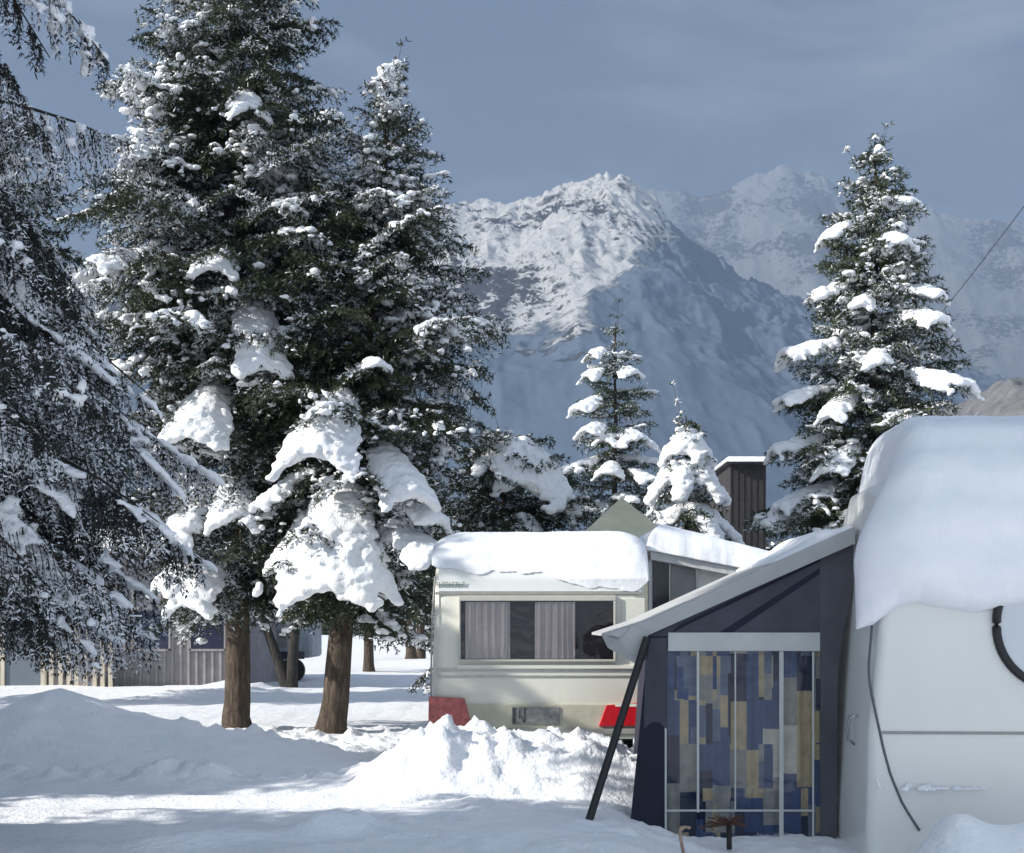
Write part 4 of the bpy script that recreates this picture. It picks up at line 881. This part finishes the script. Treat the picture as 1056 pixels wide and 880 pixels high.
# forked dark tree behind the trunks
YF = 33.2; fx_ = lambda px: PX(px, YF)
ft = thing('forked_tree', 'dark V shaped forked tree trunk beside the grey distant caravan', 'tree', (fx_(296), YF, .1), None)
gf = -.3
l1 = [(fx_(298) , YF, -.2), (fx_(296), YF, PZ(708, YF)), (fx_(290), YF, PZ(690, YF)), (fx_(281), YF, PZ(665, YF)), (fx_(274), YF, PZ(645, YF)), (fx_(262), YF, PZ(590, YF)), (fx_(258), YF + .2, 5.2)]
l2 = [(fx_(298), YF, -.2), (fx_(300), YF, PZ(708, YF)), (fx_(301), YF, PZ(690, YF)), (fx_(303), YF, PZ(665, YF)), (fx_(305), YF, PZ(640, YF)), (fx_(309), YF, PZ(590, YF)), (fx_(312), YF, 5.6)]
MB().tube(l1, [.22, .17, .13, .11, .10, .08, .03], 10).tube(l2, [.22, .17, .14, .12, .11, .08, .03], 10).build('trunk', M['bark_dark'], ft, True)
rg = np.random.default_rng(5); pk = []
for c in ((fx_(260), YF, 4.4, 1.1), (fx_(312), YF, 4.6, 1.2), (fx_(285), YF, 4.9, 1.1)):
    u = unit(rg.normal(0, 1, (2600, 3))) * (rg.random(2600) ** .4)[:, None] * c[3]; pk.append(u * [1, 1, .8] + np.array(c[:3]))
pk = np.concatenate(pk) - np.array(ft.location); Dq = unit(rg.normal(0, 1, pk.shape)); Wq = unit(np.cross(Dq, rg.normal(0, 1, pk.shape)))
cw = link('crown', mesh_from('crown', quads(pk, Dq, Wq, .16, .07), np.arange(len(pk) * 4).reshape(-1, 4), (rg.random(len(pk)) < .3).astype(int)), [M['needle'], M['frost']], ft); cw['kind'] = 'stuff'
# far wood closing the view at ground level
def wood():
    rng = np.random.default_rng(77); Vs, Ms = [], []
    for k in range(150):
        X = rng.uniform(-75, 70); Y = rng.uniform(120, 165); H = rng.uniform(7, 12); R = H * .24; n = 420
        h = rng.random(n) ** 1.3; a = rng.uniform(0, TAU, n); r = R * (1 - h) * np.sqrt(rng.random(n)) + .1
        p = np.stack([X + r * np.cos(a), Y + r * np.sin(a), .3 + float(gz(X, Y)) * 0 + ground_z(np.full(n, X), np.full(n, Y)) + h * H], 1)
        d = unit(np.stack([np.cos(a), np.sin(a), rng.uniform(-.6, .1, n)], 1)); w = unit(np.cross(d, rng.normal(0, 1, (n, 3))))
        Vs.append(quads(p, d, w, rng.uniform(.6, 1.3, n), .5)); Ms.append((rng.random(n) < .28).astype(int))
    V = np.concatenate(Vs); return mesh_from('wood', V, np.arange(len(V)).reshape(-1, 4), np.concatenate(Ms))
tag(link('far_wood', wood(), [M['needle'], M['frost']]), 'far snowy wood across the valley floor', 'wood', kind='stuff')
# unseen conifers added on the sunny side, outside the frame, to shade the foreground
SH = [(-9.2, 12.2, 10.5, 2.2, 81), (-9.6, 6.0, 9.5, 2.2, 82), (-7.0, 6.0, 10.0, 2.0, 83), (-10.6, 10.5, 6.7, 2.1, 84)]
for k, (X, Y, H, r, sd) in enumerate(SH):
    conifer('conifer', ['conifer outside the left edge shading the snow bank', 'conifer outside the left edge shading the near lane', 'conifer beside the camera shading the white caravan', 'short conifer outside the left edge between two taller ones'][k], 'tree', X, Y, gz(X, Y), H, .2, .9,
            lerp_prof([(0, r), (.4, r), (.8, r * .5), (1, .1)]), 'conifers beside the camera', seed=sd, dz=.36, per=8, e0=0, droop=.35, nl=.16, nw=.05, kn=3, sub_dz=.16, tuft=.09, frost=.15, load=.3, br=.12, voxel=.07)

# ------------------------------------------------------------------ light, sky, camera
SUN_EL = math.radians(27); to_sun = Vector((-.95, -.31, 0)).normalized() * math.cos(SUN_EL) + Vector((0, 0, math.sin(SUN_EL)))
sun = bpy.data.lights.new('sun', 'SUN'); sun.energy = 5.0; sun.angle = math.radians(.5); sun.color = (1, .95, .88)
so = bpy.data.objects.new('sun', sun); C.objects.link(so); so.rotation_euler = to_sun.to_track_quat('Z', 'Y').to_euler()
w = bpy.data.worlds.new('World'); S.world = w; w.use_nodes = True; nt = w.node_tree; bg = nt.nodes['Background']
sky = nd(nt, 'ShaderNodeTexSky', sky_type='NISHITA'); sky.sun_disc = False; sky.sun_elevation = SUN_EL
sky.sun_rotation = math.atan2(to_sun.x, to_sun.y); sky.altitude = 900; sky.air_density = 1.0; sky.dust_density = .3; sky.ozone_density = 1.5
v = coords(nt, 'Generated')
mp = nd(nt, 'ShaderNodeMapping'); mp.inputs['Scale'].default_value = (2.2, 2.2, 7.5); nt.links.new(v, mp.inputs[0])
cn = noise(nt, mp.outputs[0], 1.7, 6, .55); cn.inputs['Distortion'].default_value = .5
cf = ramp(nt, cn.outputs[0], [(.46, (0, 0, 0)), (.75, (.7, .7, .7))])
hs_ = nd(nt, 'ShaderNodeMix', data_type='RGBA', blend_type='MULTIPLY'); hs_.inputs['Factor'].default_value = 1; hs_.inputs['B'].default_value = (.62, .60, .62, 1)
nt.links.new(sky.outputs[0], hs_.inputs['A'])
cm = nd(nt, 'ShaderNodeMix', data_type='RGBA'); nt.links.new(cf, cm.inputs['Factor']); nt.links.new(hs_.outputs['Result'], cm.inputs['A']); cm.inputs['B'].default_value = (5.4, 5.6, 6.0, 1)
sxw = nd(nt, 'ShaderNodeSeparateXYZ'); nt.links.new(v, sxw.inputs[0])
cover = nd(nt, 'ShaderNodeMath', operation='MULTIPLY_ADD'); nt.links.new(sxw.outputs[1], cover.inputs[0]); cover.inputs[1].default_value = -1.0; cover.inputs[2].default_value = .12
cv2 = nd(nt, 'ShaderNodeMath', operation='ADD'); nt.links.new(cover.outputs[0], cv2.inputs[0])
cn2 = noise(nt, v, 2.5, 5); sb = nd(nt, 'ShaderNodeMath', operation='MULTIPLY_ADD'); nt.links.new(cn2.outputs[0], sb.inputs[0]); sb.inputs[1].default_value = 1.0; sb.inputs[2].default_value = -.5
nt.links.new(sb.outputs[0], cv2.inputs[1])
cf2 = ramp(nt, cv2.outputs[0], [(.0, (0, 0, 0)), (.35, (1, 1, 1))])
cm2 = nd(nt, 'ShaderNodeMix', data_type='RGBA'); nt.links.new(cf2, cm2.inputs['Factor']); nt.links.new(cm.outputs['Result'], cm2.inputs['A']); cm2.inputs['B'].default_value = (5.4, 6.3, 7.5, 1)  # bright cloud behind the camera, added to fill the shade
nt.links.new(cm2.outputs['Result'], bg.inputs[0]); bg.inputs[1].default_value = .08

HAZE = True
if HAZE:
    hb = bpy.data.meshes.new('haze'); b = bmesh.new(); bmesh.ops.create_cube(b, size=1)
    for v_ in b.verts: v_.co = (v_.co.x * 13000, 3300 + v_.co.y * 7000, (v_.co.z + .5) * 1790 - 14)
    b.to_mesh(hb); b.free()
    hm = bpy.data.materials.new('haze'); hm.use_nodes = True; n2 = hm.node_tree; n2.nodes.remove(n2.nodes['Principled BSDF'])
    pv = nd(n2, 'ShaderNodeVolumePrincipled'); pv.inputs['Color'].default_value = (.50, .66, .92, 1); pv.inputs['Density'].default_value = .00025; pv.inputs['Anisotropy'].default_value = 0
    n2.links.new(pv.outputs[0], n2.nodes['Material Output'].inputs['Volume'])
    tag(link('haze', hb, hm), 'thin blue mountain haze filling the valley', 'haze', kind='stuff')

cam = bpy.data.cameras.new('camera'); co = bpy.data.objects.new('camera', cam); C.objects.link(co); S.camera = co
co.location = (0, 0, EYE); co.rotation_euler = (PI / 2, 0, 0); cam.sensor_width = 36; cam.lens = FOC / 1056 * 36
cam.shift_x = 0; cam.shift_y = (HOR - 440) / 1056; cam.clip_end = 30000; cam.clip_start = .1
S.view_settings.view_transform = 'Standard'; S.view_settings.look = 'None'; S.view_settings.exposure = .55; S.view_settings.gamma = 1
S.cycles.use_denoising = True; S.cycles.volume_bounces = 0; S.cycles.max_bounces = 6; S.cycles.transparent_max_bounces = 8
